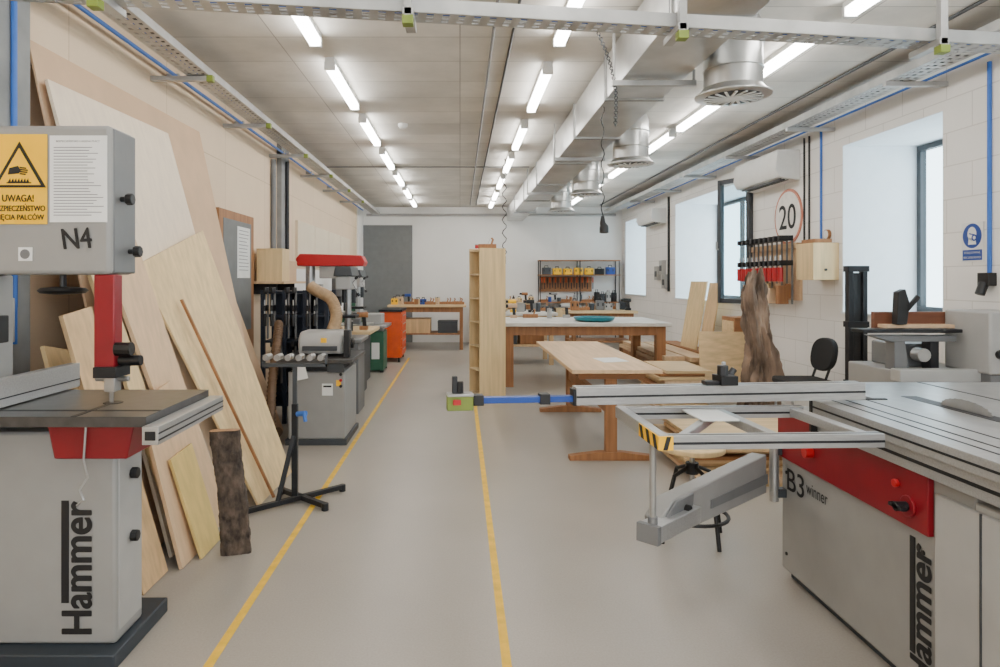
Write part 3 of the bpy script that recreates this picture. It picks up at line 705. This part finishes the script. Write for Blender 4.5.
# ---------------------------------------------------------------- benches
def bench(label,x0,x1,y0,y1,zt,mt,ml,shelf=None,name='workbench',leg=.07,apron=.1,topt=.045):
    e=top(name,label,'workbench',((x0+x1)/2,(y0+y1)/2,0))
    fin(G(mt).box(x0,x1,y0,y1,zt-topt,zt),'bench_top',e,bevel=.004)
    i=.06
    for x in (x0+i,x1-i-leg):
        for y in (y0+i,y1-i-leg): fin(G(ml).box(x,x+leg,y,y+leg,0,zt-topt),'leg',e,bevel=.003)
    a0=zt-topt-apron
    fin(G(ml).box(x0+i+leg,x1-i-leg,y0+i+.01,y0+i+.04,a0,zt-topt).box(x0+i+leg,x1-i-leg,y1-i-.04,y1-i-.01,a0,zt-topt).box(x0+i+.01,x0+i+.04,y0+i+leg,y1-i-leg,a0,zt-topt).box(x1-i-.04,x1-i-.01,y0+i+leg,y1-i-leg,a0,zt-topt),'apron',e,bevel=.002)
    if shelf: fin(G(ml).box(x0+i+.005,x1-i-.005,y0+i+.02,y1-i-.02,shelf,shelf+.03),'shelf',e,bevel=.002)
    return e
bench('pine workbench with lower shelf against the back wall',-1.45,.12,13.3,14.2,.90,BIRCHX,OAK,.3)
bench('long pine workbench against the back wall beside tool shelves',.25,1.68,14.2,14.85,.92,BIRCHX,OAK,.35)
crate('storage_box','wooden drawer box under the bench',-1.2,-.6,13.45,14.0,.33,.6,PINE,'boxes stored at the back bench')
crate('storage_box','grey storage box under the bench',-.45,-.05,13.45,14.0,.33,.55,GREYD,'boxes stored at the back bench')
clutter(-1.4,.05,13.6,.90,10,'items on the back bench',3)
clutter(-1.4,.05,13.95,.90,7,'items on the back bench',13)
clutter(.3,1.62,14.5,.92,10,'items on the long back bench',5)

# ---------------------------------------------------------------- tool shelf
e=top('tool_shelf','open tool shelving with hanging tools on back wall','tool shelf',(2.65,14.8,0))
SX0,SX1=1.75,3.5
for x in (SX0,2.62,SX1-.02):
    for y in (14.6,14.96): fin(G(DARK).box(x,x+.02,y,y+.02,.0,1.84),'upright',e,bevel=.001)
for z in (.45,.9,1.50,1.82): fin(G(OAKX).box(SX0-.01,SX1+.01,14.58,14.98,z,z+.02),'shelf_board',e,bevel=.002)
fin(G(OAKX).box(SX0+.03,2.95,14.92,14.95,1.14,1.48),'tool_board',e,bevel=.001)
for k in range(7):
    case(SX0+.16+k*.235,14.75,1.52,.19,random.uniform(.14,.22),[GREYD,YEL,YEL,YEL,YEL,BLACK,BLUE][k],'tool cases on the upper shelf')
for k in range(4):
    case(3.02+k*.125,14.72,.92,.11,random.uniform(.2,.3),[BLACK,BASEM,GREYL,BLACK][k],'tool cases on the middle shelf')
def handtool(x,z,m,L):
    c=top('hand_tool','small hand tool hanging on the wooden tool board','hand tool',(x,14.89,z-L),'hand tools on the tool board')
    fin(G(m).cyl((x,14.9,z-.12),(x,14.9,z),.014,10),'handle',c,bevel=.002)
    fin(G(DARK).box(x-.010,x+.010,14.897,14.903,z-L,z-.12),'blade',c,bevel=0)
    return c
ht=handtool(SX0+.08,1.46,ORANGE,.26)
for k in range(1,20,2): clone(ht,(SX0+.08+k*.060,14.89,1.20))
ht=handtool(SX0+.2,1.45,BLACK,.22)
for k in range(2,18,2): clone(ht,(SX0+.08+k*.060+.06*0,14.89,1.23))
clutter(SX0+.05,2.95,14.72,.92,10,'items on the middle tool shelf',9)
for k in range(6):
    x=SX0+.08+k*.28; crate('storage_bin','stacked storage bin on lower shelf',x,x+.22,14.62,14.9,.47,.47+random.uniform(.15,.35),[GREYD,BIRCH,BASEM,GREYL,OAK,BLACK][k],'bins on the lower shelf')

# ---------------------------------------------------------------- large workbench
bench('large workbench with pale top and heavy wooden legs',.52,2.75,8.65,10.1,.84,TABLEW,OAK,None,leg=.12,apron=.12)
e=top('teal_tray','round teal plastic tray on the large workbench','tray',(1.8,9.1,.84))
fin(G(TEAL).lathe((1.82,9.05,0),[(.20,.84),(.26,.86),(.28,.90),(.26,.90),(.24,.87),(.02,.86)],28),'tray_body',e,bevel=0)
clutter(.65,1.7,9.85,.84,4,'items on the large workbench',12)
bench('second pale workbench behind the large one',.3,1.6,10.9,11.9,.86,TABLEW,PINE,.3)
clutter(.35,1.55,11.2,.86,8,'items on the second workbench',21)
clutter(.35,1.55,11.65,.86,7,'items on the second workbench',33)
crate('storage_box','dark storage box under the second workbench',.5,.95,11.1,11.6,.33,.6,GREYD,'boxes under the second workbench')
crate('storage_box','wooden storage box under the second workbench',1.0,1.4,11.1,11.6,.33,.55,OAK,'boxes under the second workbench')
bench('far workbench carrying machines near the windows',1.9,3.1,11.6,12.5,.86,BIRCHX,OAK,.3)
clutter(1.95,3.05,11.85,.86,7,'items on the far workbench',41)
clutter(1.95,3.05,12.25,.86,7,'items on the far workbench',45)

# ---------------------------------------------------------------- trestle table
e=top('trestle_table','light wooden trestle table with T-shaped legs','table',(1.2,6.2,0))
fin(G(PINEY).box(.84,1.52,5.0,7.35,.695,.725),'tabletop',e,bevel=.004)
for y in (5.2,7.1):
    fin(G(OAK).prism([(.85,y-.04,0),(1.50,y-.04,0),(1.50,y-.04,.035),(1.26,y-.04,.065),(1.09,y-.04,.065),(.85,y-.04,.035)],(0,.08,0)),'foot',e,bevel=.003)
    fin(G(OAK).box(1.13,1.22,y-.03,y+.03,.065,.63),'leg',e,bevel=.003)
    fin(G(OAKX).box(.92,1.44,y-.03,y+.03,.63,.695),'bearer',e,bevel=.003)
fin(G(OAK).box(1.15,1.20,5.23,7.07,.35,.45),'stretcher',e,bevel=.003)
e=top('paper_sheet','sheet of paper lying on the trestle table','paper',(1.35,5.5,.725))
fin(G(PAPER).hexa([(1.18,5.45,.7252),(1.40,5.52,.7252),(1.36,5.8,.7252),(1.14,5.75,.7252),(1.18,5.45,.727),(1.40,5.52,.727),(1.36,5.8,.727),(1.14,5.75,.727)]),'sheet',e,bevel=0)

# ---------------------------------------------------------------- tall shelf
e=top('tall_shelf_unit','tall narrow plywood shelf unit standing on the floor','shelf unit',(.34,8.1,0))
Mx=Matrix.Translation((.33,8.08,0))@Matrix.Rotation(math.radians(22),4,'Z')
def gm(m): q=G(m); q.M=Mx; return q
fin(gm(BIRCH).box(-.17,.17,-.16,-.14,0,1.78),'side_panel',e,bevel=.001)
fin(gm(BIRCH).box(-.17,.17,.14,.16,0,1.78),'side_panel',e,bevel=.001)
fin(gm(BIRCH).box(.155,.17,-.14,.14,0,1.78),'back_panel',e,bevel=.001)
for k in range(7): fin(gm(BIRCHY).box(-.168,.155,-.14,.14,.03+k*.285,.048+k*.285),'shelf_board',e,bevel=.001)
plane(.33,8.08,1.78,OAK,'items on top of the tall shelf'); can(.20,8.02,1.78,.02,.04,REDL,'items on top of the tall shelf')

# ---------------------------------------------------------------- panel saw (right)
ps=top('sliding_table_saw','grey and red sliding table saw with aluminium crosscut fence','table saw',(2.0,2.6,0))
fin(G(GREY).box(1.53,2.75,1.98,3.17,.04,.80),'cabinet',ps,bevel=.008)
fin(G(GREYL).box(1.515,1.53,1.70,2.13,.04,.72).box(1.53,2.7,1.70,1.98,.04,.74),'front_section',ps,bevel=.006)
fin(G(GREYD).box(1.511,1.516,1.935,1.94,.04,.72),'panel_joint',ps,bevel=0)
fin(G(BASEM).box(1.56,2.72,1.75,3.14,0,.04),'plinth',ps,bevel=.002)
fin(G(RED).box(1.508,1.53,2.15,3.165,.57,.79),'red_panel',ps,bevel=.003)
fin(G(REDL).cyl((1.508,2.86,.66),(1.475,2.86,.66),.024,16),'emergency_stop',ps,bevel=.002)
fin(G(REDL).cyl((1.508,2.30,.70),(1.495,2.30,.70),.014,16),'push_button',ps,bevel=.002)
fin(G(RED).cyl((1.508,2.24,.64),(1.50,2.24,.64),.036,20),'knob_plate',ps,bevel=.002)
fin(G(DARK).cyl((1.50,2.24,.64),(1.46,2.24,.64),.016,12).beam((1.47,2.205,.64),(1.47,2.275,.64),.02,.014),'handwheel_knob',ps,bevel=.002)
for z in (.12,.5):
    for y in (2.2,3.12): fin(G(BLACK).cyl((1.53,y,z),(1.525,y,z),.008,8),'screw_head',ps,bevel=0)
g=G(STEEL).box(1.80,2.9,1.75,3.36,.845,.885); g.use(DARK).box(1.95,2.02,2.3,2.95,.884,.8865).box(2.3,2.315,1.75,3.36,.884,.8865)
fin(g,'saw_table',ps,bevel=.004)
fin(G(IRON).box(1.85,2.8,1.8,3.3,.80,.845),'table_ribs',ps,bevel=.004)
g=G(STEEL); pts=[]
for k in range(25):
    a=math.pi*k/24; rr=1+(.05 if k%2 else 0); pts.append((1.985,2.62+.13*rr*math.cos(a),.887+.04*rr*math.sin(a)))
g.prism(pts,(.004,0,0)); fin(g,'saw_blade',ps,bevel=0)
g=G(ALU).box(1.47,1.78,1.15,2.78,.845,.90).box(1.49,1.76,1.15,2.78,.77,.845)
g.use(DARK)
for x in (1.54,1.60,1.69): g.box(x,x+.009,1.15,2.78,.8995,.9015)
g.box(1.468,1.4705,1.15,2.78,.868,.876).box(1.4885,1.491,1.15,2.78,.80,.812)
fin(g,'sliding_carriage',ps,bevel=.004)
g=G(BLACK).box(1.465,1.785,2.78,2.80,.765,.905); fin(g,'carriage_end_cap',ps,bevel=.003)
Mo=Matrix.Translation((.66,2.22,0))@Matrix.Rotation(math.radians(2.5),4,'Z')@Matrix.Translation((-.66,-2.22,0))
def go(m): q=G(m); q.M=Mo; return q
for b in ((.69,1.42,2.195,2.235,.84,.885),(.69,1.42,2.68,2.72,.84,.885)):
    g=go(ALU).box(*b); g.use(DARK).box(b[0],b[1],b[2]-.002,b[2]+.001,.857,.865).box(b[0],b[1],b[2]+.015,b[2]+.022,.8845,.886); fin(g,'outrigger_rail',ps,bevel=.003)
for b in ((1.05,1.085,2.235,2.68,.845,.88),(1.36,1.40,2.235,2.68,.845,.88)):
    fin(go(ALU).box(*b),'outrigger_crossbar',ps,bevel=.003)
fin(go(ALU).beam((.74,2.24,.862),(1.05,2.66,.862),.028,.03),'outrigger_brace',ps,bevel=.003)
fin(go(ALU).box(.655,.69,2.195,2.72,.84,.888),'outrigger_end',ps,bevel=.003)
g=go(YEL).box(.651,.655,2.19,2.40,.84,.886).box(.655,.70,2.188,2.195,.84,.886); g.use(INK)
for k in range(3):
    y=2.20+k*.07; g.prism([(.6505,y,.841),(.6505,y+.03,.841),(.6505,y+.052,.885),(.6505,y+.022,.885)],(-.001,0,0))
g.prism([(.665,2.187,.841),(.68,2.187,.841),(.692,2.187,.885),(.677,2.187,.885)],(0,-.001,0))
fin(g,'hazard_strip',ps,label='yellow and black striped warning strip',bevel=0)
fin(go(WHITE).box(.90,1.04,2.44,2.64,.88,.886),'table_plate',ps,bevel=.001)
# swing arm
A=Vector((1.44,3.13,.50)); B=Vector((.80,2.49,.52))
g=G(GREY).prism([A+Vector((0,0,-.10)),A+Vector((0,0,.08)),B+Vector((0,0,.06)),B+Vector((-.07,-.07,.01)),B+Vector((-.05,-.05,-.075))],Vector((-.05,.05,0)))
fin(g,'swing_arm',ps,bevel=.006)
d=(B-A).normalized()
nrm=Vector((.7,-.7,0))
fin(G(GREYM).prism([A+Vector((0,0,-.055))+nrm*.001,A+Vector((0,0,-.01))+nrm*.001,A+d*.60+Vector((0,0,-.005))+nrm*.001,A+d*.60+Vector((0,0,-.04))+nrm*.001],nrm*.005),'arm_groove',ps,bevel=.001)
fin(G(GREYM).prism([B+Vector((.10,.10,.055)),B+Vector((.0,.0,.055)),B+Vector((-.06,-.06,.005)),B+Vector((-.04,-.04,-.07)),B+Vector((.08,.08,-.07))],nrm*.012),'pivot_plate',ps,bevel=.003)
fin(G(ALU).beam(B+Vector((.1,.1,-.02)),B+d*.19+Vector((0,0,-.02)),.08,.06),'telescopic_arm',ps,bevel=.003)
fin(G(GREYM).beam(B+d*.175+Vector((0,0,-.02)),B+d*.20+Vector((0,0,-.02)),.085,.066),'arm_end_cap',ps,bevel=.002)
for q_,r_ in (((.05,.05,.01),.018),((.0,.0,-.03),.014),((.06,.06,-.04),.010)):
    fin(G(BLACK).cyl(B+Vector(q_),B+Vector(q_)+nrm*.03,r_,12),'arm_bolt',ps,bevel=.002)
fin(G(STEEL).cyl((.685,2.37,.50),(.685,2.37,.84),.012,12),'support_post',ps,bevel=0)
fin(G(GREYM).cyl((.685,2.37,.50),(.685,2.37,.56),.018,12),'post_collar',ps,bevel=.002)
fin(G(STEEL).cyl((1.48,3.14,.36),(1.48,3.14,.64),.022,14),'hinge_pin',ps,bevel=.002)
for z in (.38,.58): fin(G(GREYD).box(1.48,1.53,3.12,3.16,z,z+.04),'hinge_bracket',ps,bevel=.002)
# crosscut fence
Mf=Matrix.Translation((-.05,2.56,0))@Matrix.Rotation(math.radians(6.0),4,'Z')
def gf(m): q=G(m); q.M=Mf; return q
g=gf(ALU).box(.50,1.70,-.035,.03,.915,.982); g.use(DARK).box(.50,1.70,-.0365,-.034,.943,.951).box(.50,1.70,-.01,-.003,.9815,.983)
fin(g,'crosscut_fence',ps,bevel=.003)
g=gf(BLUE).box(.13,.50,-.018,.018,.925,.948); fin(g,'fence_extension',ps,label='blue extension bar',bevel=.002)
for b in ((.10,.14,-.024,.024,.918,.958),(.36,.40,-.024,.024,.918,.958),(.49,.52,-.03,.03,.912,.975)): fin(gf(BLACK).box(*b),'fence_joint',ps,bevel=.002)
g=gf(LIME).box(-.0,.10,-.02,.03,.90,.955); g.use(STEEL).box(.0,.10,-.03,.035,.955,.965); g.use(REDL).box(.02,.05,-.04,-.03,.925,.945); g.use(BLACK).cyl((.05,0,.965),(.05,0,1.01),.014,10).box(.02,.04,-.01,.01,.965,1.03)
fin(g,'end_stop',ps,bevel=.002)
g=gf(BLACK).box(1.08,1.15,-.05,.03,.983,1.02).cyl((1.10,-.02,1.02),(1.10,-.02,1.06),.022,8).cyl((1.14,.02,1.0),(1.17,.02,1.04),.014,8).box(1.02,1.08,-.04,.0,.985,1.0)
g.use(STEEL).cyl((1.12,.01,.99),(1.12,.01,1.07),.008,8)
fin(g,'flip_stop',ps,bevel=.002)
text(ps,'B3',(1.527,3.035,.475),(0,-1,0),(0,0,1),.15,.10,INK,heavy=.001)
text(ps,'winner',(1.527,2.855,.485),(0,-1,0),(0,0,1),.17,.05,INK)
text(ps,'Hammer',(1.527,2.21,.29),(0,0,1),(0,1,0),.465,.103,INK,bold=.012,heavy=.0024)
fin(G(INK).box(1.526,1.529,2.238,2.2625,.145,.535),'stripe_logo',ps,bevel=0)

# ---------------------------------------------------------------- stool
e=top('workshop_stool','round swivel stool with wooden seat and black legs','stool',(1.24,3.62,0))
sx,sy=1.26,3.62
fin(G(BIRCH).cyl((sx,sy,.475),(sx,sy,.505),.17,32),'seat',e,bevel=.006)
fin(G(STEEL).cyl((sx,sy,.28),(sx,sy,.475),.014,14),'screw_post',e,bevel=0)
fin(G(BLACK).cyl((sx,sy,.35),(sx,sy,.41),.035,16),'hub',e,bevel=.002)
for k in range(4):
    a=k*math.pi/2+.4; c,s=math.cos(a),math.sin(a)
    fin(G(BLACK).tube([(sx+.02*c,sy+.02*s,.39),(sx+.12*c,sy+.12*s,.35),(sx+.17*c,sy+.17*s,.2),(sx+.20*c,sy+.20*s,0.0)],.011,10),'leg',e,bevel=0)
fin(G(BLACK).ring((sx,sy,.13),.185,.010),'foot_ring',e,bevel=0)

for k in range(10):
    z=.0+k*.03; x0=1.62+random.uniform(-.08,.06); y0=4.6+random.uniform(-.12,.12)
    fin(G([BIRCHX,PINK,BIRCHX,PINE,BIRCHX,OAKX,BIRCHX,PINK,PINE,BIRCHX][k]).box(x0,x0+.95,y0,y0+.85,z,z+.026),'plywood_sheet',label='plywood sheet lying in a low stack on the floor',category='board',group='sheets stacked on the floor',bevel=.001)
for k in range(21):
    r=k//3; c=k%3
    x0=2.62+c*.32+random.uniform(-.02,.02); z=r*.06; y0=8.7+random.uniform(-.25,.1)
    fin(G(random.choice([PINEY,BIRCHY,OAK,PINEY])).box(x0,x0+.26,y0,y0+2.2,z,z+.055),'timber_plank',label='rough timber plank in a stack on the floor',category='plank',group='timber stack by the wall',bevel=.002)
for k in range(12):
    z=k*.035; y0=7.2+random.uniform(-.06,.06); x0=2.2+random.uniform(-.08,.05)
    fin(G([PINK,BIRCHX,OAKX,BIRCHX][k%4]).box(x0,x0+.5,y0,y0+.9,z,z+.03),'board_offcut',label='short board offcut in a stack near driftwood',category='board',group='offcuts stacked on the floor',bevel=.002)
def rboard(label,y0,y1,xb,xt,zb,zt,m,t=.02):
    g=G(m).prism([(xb,y0,zb),(xb,y1,zb),(xt,y1,zt),(xt,y0,zt)],(t,0,0)); fin(g,'pine_board',label=label,category='board',group='boards leaning on the block wall',bevel=.001)
rboard('pine board standing on timber stack against block wall',8.95,9.35,3.34,3.50,.415,1.36,PINE)
rboard('light board standing on timber stack against block wall',9.4,10.05,3.32,3.48,.415,1.38,BIRCH)
fin(G(BIRCHX).prism([(2.80,7.75,0),(3.42,7.6,0),(3.42,7.66,.80),(2.80,7.81,.80)],(0,.02,0)),'yellow_plywood_sheet',label='square yellowish plywood board propped behind the driftwood',category='board',bevel=.001)
e=top('shelf_cabinet','low wooden drawer cabinet under the window','cabinet',(3.4,8.3,0))
fin(G(OAKX).box(3.30,3.62,8.0,8.4,.0,.95),'body',e,bevel=.003)
for k in range(4): fin(G(BIRCHX).box(3.29,3.30,8.03,8.37,.05+k*.22,.24+k*.22),'drawer',e,bevel=.002)
# driftwood
g=G(DRIFT); N=100; K=56; rows=[]
for i in range(N+1):
    t=i/N; z=1.50*t
    rr=.160-.055*t+.02*math.sin(t*7+.5)
    if t>.85: rr*=max(.4,1-(t-.85)*3.4)
    cx=3.03+.03*math.sin(t*6)-.03*t; cy=6.74+.03*math.cos(t*6)
    pr=[]
    for j in range(K):
        a=2*math.pi*j/K
        n1=noise.fractal(Vector((math.cos(a)*1.8,math.sin(a)*1.8,z*2.6)),1,2,3)
        n2=noise.fractal(Vector((math.cos(a)*6,math.sin(a)*6,z*3)),1,2,6)
        q=rr*(1+.50*n1+.36*n2)
        pr.append(g.V((cx+q*math.cos(a),cy+q*math.sin(a),z+(.09*n1 if t>.9 else 0))))
    rows.append(pr)
for i in range(N):
    for j in range(K): g.F([rows[i][j],rows[i][(j+1)%K],rows[i+1][(j+1)%K],rows[i+1][j]],True)
g.F(rows[0][::-1]); g.F(rows[-1])
tr_=fin(g,'driftwood_trunk',label='gnarled weathered brown driftwood trunk standing on the floor',category='driftwood',bevel=0)
g=G(DRIFT).tube([(2.98,6.68,1.05),(2.91,6.64,1.2),(2.895,6.62,1.32),(2.92,6.62,1.42)],.06,10,.02); fin(g,'branch_stub',tr_,bevel=0)
# chair
CB=mat('chair_fabric',(16,16,18),.75,0,.1,40)
e=top('office_chair','black upholstered visitor chair beside the driftwood','chair',(3.2,6.1,0))
dx=-.16
fin(G(CB).box(3.10+dx,3.50+dx,5.92,6.30,.44,.50),'seat',e,bevel=.02)
n_=28
bk=[]
for k in range(n_):
    a=2*math.pi*k/n_; ca,sa=math.cos(a),math.sin(a)
    bk.append((3.47+dx+.03*sa,6.11+math.copysign(abs(ca)**.8,ca)*.19,.72+math.copysign(abs(sa)**.8,sa)*.15))
g=G(CB).prism(bk,(.05,0,.0)); fin(g,'backrest',e,bevel=.012)
for x,y in ((3.13,5.95),(3.13,6.27),(3.47,5.95),(3.47,6.27)): fin(G(STEEL).tube([(x+dx,y,.45),(x+dx,y,0)],.011,10),'leg',e,bevel=0)
for y in (6.0,6.22): fin(G(BLACK).tube([(3.44+dx,y,.47),(3.50+dx,y,.64)],.012,8),'back_support',e,bevel=0)
# black tall item
e=top('folded_stand','tall dark folded steel stand leaning by the window','stand',(3.4,5.67,0))
for x in (3.29,3.41): fin(G(DARK).box(x,x+.04,5.64,5.70,0,1.5),'rail',e,bevel=.003)
fin(G(BLACK).box(3.33,3.41,5.66,5.69,.05,1.46),'panel',e,bevel=.002)
for z in (.5,1.0,1.47): fin(G(DARK).box(3.28,3.46,5.63,5.71,z,z+.05),'cross_bar',e,bevel=.003)

# ---------------------------------------------------------------- right wall things
e=top('speed_limit_sign','round white sign with number 20 on block wall','sign',(3.62,7.38,1.85))
fin(G(mat('sign_rim',(196,124,100),.5)).cyl((3.65,7.40,2.10),(3.638,7.40,2.10),.31,40),'rim',e,bevel=0)
fin(G(mat('sign_face',(234,228,220),.5)).cyl((3.638,7.40,2.10),(3.635,7.40,2.10),.28,40),'face',e,bevel=0)
text(e,'20',(3.632,7.40,2.10),(0,-1,0),(0,0,1),.37,.27,INK,heavy=.004)
e=top('clamp_rail','wooden wall rail carrying a row of clamps','clamp rail',(3.6,7.8,1.8))
fin(G(PINEY).box(3.575,3.65,7.10,8.25,1.74,1.80),'rail',e,bevel=.002)
fin(G(PINK).box(3.62,3.65,7.10,8.25,1.18,1.74),'backing_board',e,bevel=.002)
c0=mkclamp(3.562,7.15,1.88,.74,REDL,'chunky bar clamp with red handle hanging on wall rail','clamps on the wall rail',-1,0,.15,.05,.030,.15)
for k in range(1,10): clone(c0,(3.562,7.15+k*.115,1.14))
def_blocks=[OAK,PINK,BIRCH,OAK,PINK]
for k in range(5):
    fin(G(def_blocks[k]).box(3.44,3.55,7.20+k*.21,7.27+k*.21,1.14,1.34-.03*(k%2)).box(3.53,3.60,7.22+k*.21,7.25+k*.21,1.2,1.36),'wooden_cam_clamp',label='wooden cam clamp hanging below the wall rail',category='clamp',group='wooden clamps on the wall rail',bevel=.004)
e=top('wooden_cabinet','small birch wooden box mounted on block wall','wall box',(3.45,6.55,1.4))
fin(G(BIRCH).box(3.40,3.65,6.42,6.74,1.40,1.76),'body',e,bevel=.003)
fin(G(OAK).box(3.43,3.60,6.45,6.70,1.76,1.80),'tool_block',e,bevel=.003)
fin(G(BLACK).cyl((3.52,6.42,1.5),(3.52,6.405,1.5),.012,10),'knob',e,bevel=0)
e=top('wall_clock','small round wooden clock above the wall box','clock',(3.62,6.55,1.8))
fin(G(OAK).cyl((3.65,6.6,1.85),(3.62,6.6,1.85),.05,20),'clock_body',e,bevel=.002)
fin(G(PAPER).cyl((3.62,6.6,1.85),(3.618,6.6,1.85),.042,20),'dial',e,bevel=0)
def heater(y0,y1,z0,z1,label):
    e=top('air_conditioner',label,'air conditioner',(3.5,(y0+y1)/2,z0))
    fin(G(WHITE).prism([(3.65,y0,z0),(3.42,y0,z0+.04),(3.38,y0,z0+.12),(3.40,y0,z1),(3.65,y0,z1)],(0,y1-y0,0)),'casing',e,bevel=.01)
    for k in range(4): fin(G(GREYD).box(3.46+k*.04,3.475+k*.04,y0+.06,y1-.06,z0+.012,z0+.03),'louvre',e,bevel=0)
heater(7.15,8.25,2.47,2.80,'white wall-mounted air conditioner on block wall')
heater(11.8,12.8,2.4,2.68,'white wall-mounted air conditioner near the far window')
e=top('safety_sign','white safety sign with round blue mask symbol and caption','sign',(3.64,4.74,1.53))
g=G(WHITE).box(3.642,3.65,4.64,4.84,1.53,1.81); g.use(BLUE).box(3.641,3.6425,4.65,4.83,1.54,1.615); fin(g,'plate',e,bevel=0)
circ=lambda R,x,n=28,cz=1.715,sy=1,oy=0:[(x,4.74+oy+R*sy*math.cos(2*math.pi*k/n),cz+R*math.sin(2*math.pi*k/n)) for k in range(n)]
g=G(BLUE); g.prism(circ(.088,3.6410,36,cz=1.714),(-.0005,0,0))
g.use(WHITE).prism(circ(.050,3.6395,cz=1.728,sy=.82),(-.0005,0,0))
g.prism([(3.6395,4.70,1.652),(3.6395,4.775,1.652),(3.6395,4.77,1.70),(3.6395,4.71,1.70)],(-.0005,0,0))
g.use(BLUE).prism([(3.6385,4.765,1.735),(3.6385,4.71,1.722),(3.6385,4.71,1.715),(3.6385,4.765,1.727)],(-.0005,0,0))
g.prism(circ(.024,3.6385,n=20,cz=1.70,oy=-.022),(-.0005,0,0))
g.use(WHITE).prism(circ(.013,3.6375,n=16,cz=1.70,oy=-.024),(-.0005,0,0))
fin(g,'pictogram',e,bevel=0)
text(e,'STOSUJ OCHRONĘ',(3.640,4.74,1.593),(0,-1,0),(0,0,1),.15,.019,WHITE)
text(e,'DRÓG ODDECHOWYCH',(3.640,4.74,1.562),(0,-1,0),(0,0,1),.16,.018,WHITE)
e=top('wall_socket','black power socket on white block wall','socket',(3.62,4.58,1.4))
fin(G(BLACK).box(3.59,3.65,4.53,4.63,1.36,1.45),'socket_body',e,bevel=.004)
fin(G(BLACK).cyl((3.60,4.58,1.38),(3.57,4.58,1.30),.03,14),'socket_cap',e,bevel=.002)
for (y_,z_) in ((11.9,1.6),(11.75,1.35),(12.2,1.5)):
    e=top('junction_box','grey junction box beside the far window','junction box',(3.6,y_,z_))
    fin(G(GREYL).box(3.58,3.65,y_-.1,y_+.1,z_-.1,z_+.15),'box_body',e,bevel=.004)
    fin(G(GREYD).box(3.575,3.58,y_-.06,y_+.06,z_-.04,z_+.06),'cover',e,bevel=.002)

# open casement
e=top('window_sash','open dark-framed window sash swung into the room','window sash',(3.58,8.5,ZS))
def sash(p,q,z0,z1):
    p=Vector(p);q=Vector(q); g=G(GREYD)
    for z in (z0+.03,z1-.03): g.beam(p+Vector((0,0,z)),q+Vector((0,0,z)),.05,.06)
    d=(q-p).normalized()
    for c in (p+d*.03,q-d*.03): g.beam(c+Vector((0,0,z0)),c+Vector((0,0,z1)),.07,.05,tuple(d))
    return g
g=sash((3.62,8.28,0),(3.40,8.75,0),1.10,2.70)
fin(g,'frame',e,bevel=.003)
fin(G(GLASS).beam((3.608,8.31,1.9),(3.412,8.72,1.9),.006,1.46),'glass_pane',e,bevel=0)
fin(G(STEEL).cyl((3.41,8.73,1.8),(3.35,8.70,1.8),.01,8).box(3.34,3.36,8.69,8.71,1.8,1.9),'handle',e,bevel=0)

# ---------------------------------------------------------------- planer near right wall
e=top('surface_planer','grey and black surface planer with wooden fence board','planing machine',(3.1,4.5,0))
fin(G(GREY).box(2.88,3.50,4.40,4.95,0.03,.80),'body',e,bevel=.01)
fin(G(GREYL).box(2.84,3.48,4.30,4.40,.74,.82),'feed_bed',e,bevel=.006)
fin(G(GREYD).box(2.90,3.47,4.43,4.92,0,.03),'plinth',e,bevel=0)
fin(G(DARK).box(2.66,3.32,4.40,4.54,1.05,1.075),'outfeed_table',e,bevel=.005)
fin(G(GREYM).prism([(2.74,4.43,1.03),(3.30,4.43,1.03),(3.30,4.43,.99),(2.86,4.43,.99)],(0,.1,0)),'table_rib',e,bevel=.003)
fin(G(GREYM).prism([(2.90,4.45,.80),(3.00,4.45,.80),(2.97,4.45,1.0),(2.90,4.45,1.0)],(0,.1,0)),'table_support',e,bevel=.004)
fin(G(DARK).box(3.14,3.20,4.45,4.54,.80,1.0),'table_support',e,bevel=.006)
fin(G(GREYM).box(3.02,3.30,4.6,4.9,.80,.96),'cutter_housing',e,bevel=.01)
fin(G(STEEL).cyl((3.08,4.50,.90),(3.08,4.42,.90),.045,18),'height_wheel',e,bevel=.003)
fin(G(WALN).box(2.86,3.40,4.6,4.64,1.06,1.18),'fence_board',e,bevel=.002)
fin(G(PINK).box(2.88,3.42,4.50,4.6,1.075,1.098),'fence_board',e,bevel=.002)
fin(G(BLACK).prism([(2.93,4.47,1.10),(3.0,4.47,1.10),(3.02,4.47,1.24),(2.99,4.47,1.34),(2.94,4.47,1.32)],(0,.06,0)),'cutter_guard',e,bevel=.006)
fin(G(BLACK).beam((3.0,4.48,1.2),(3.08,4.48,1.29),.02,.03),'guard_arm',e,bevel=.003)
fin(G(GREYL).box(3.34,3.64,4.2,4.6,.80,1.20),'motor_housing',e,bevel=.014)
fin(G(GREYM).box(3.36,3.62,4.22,4.58,.0,.80),'motor_pedestal',e,bevel=.006)
for p,r in (((3.40,.93),.03),((3.50,1.1),.02)): fin(G(BLACK).cyl((p[0],4.2,p[1]),(p[0],4.17,p[1]),r,14),'knob',e,bevel=.002)
print('built', len(bpy.data.objects))
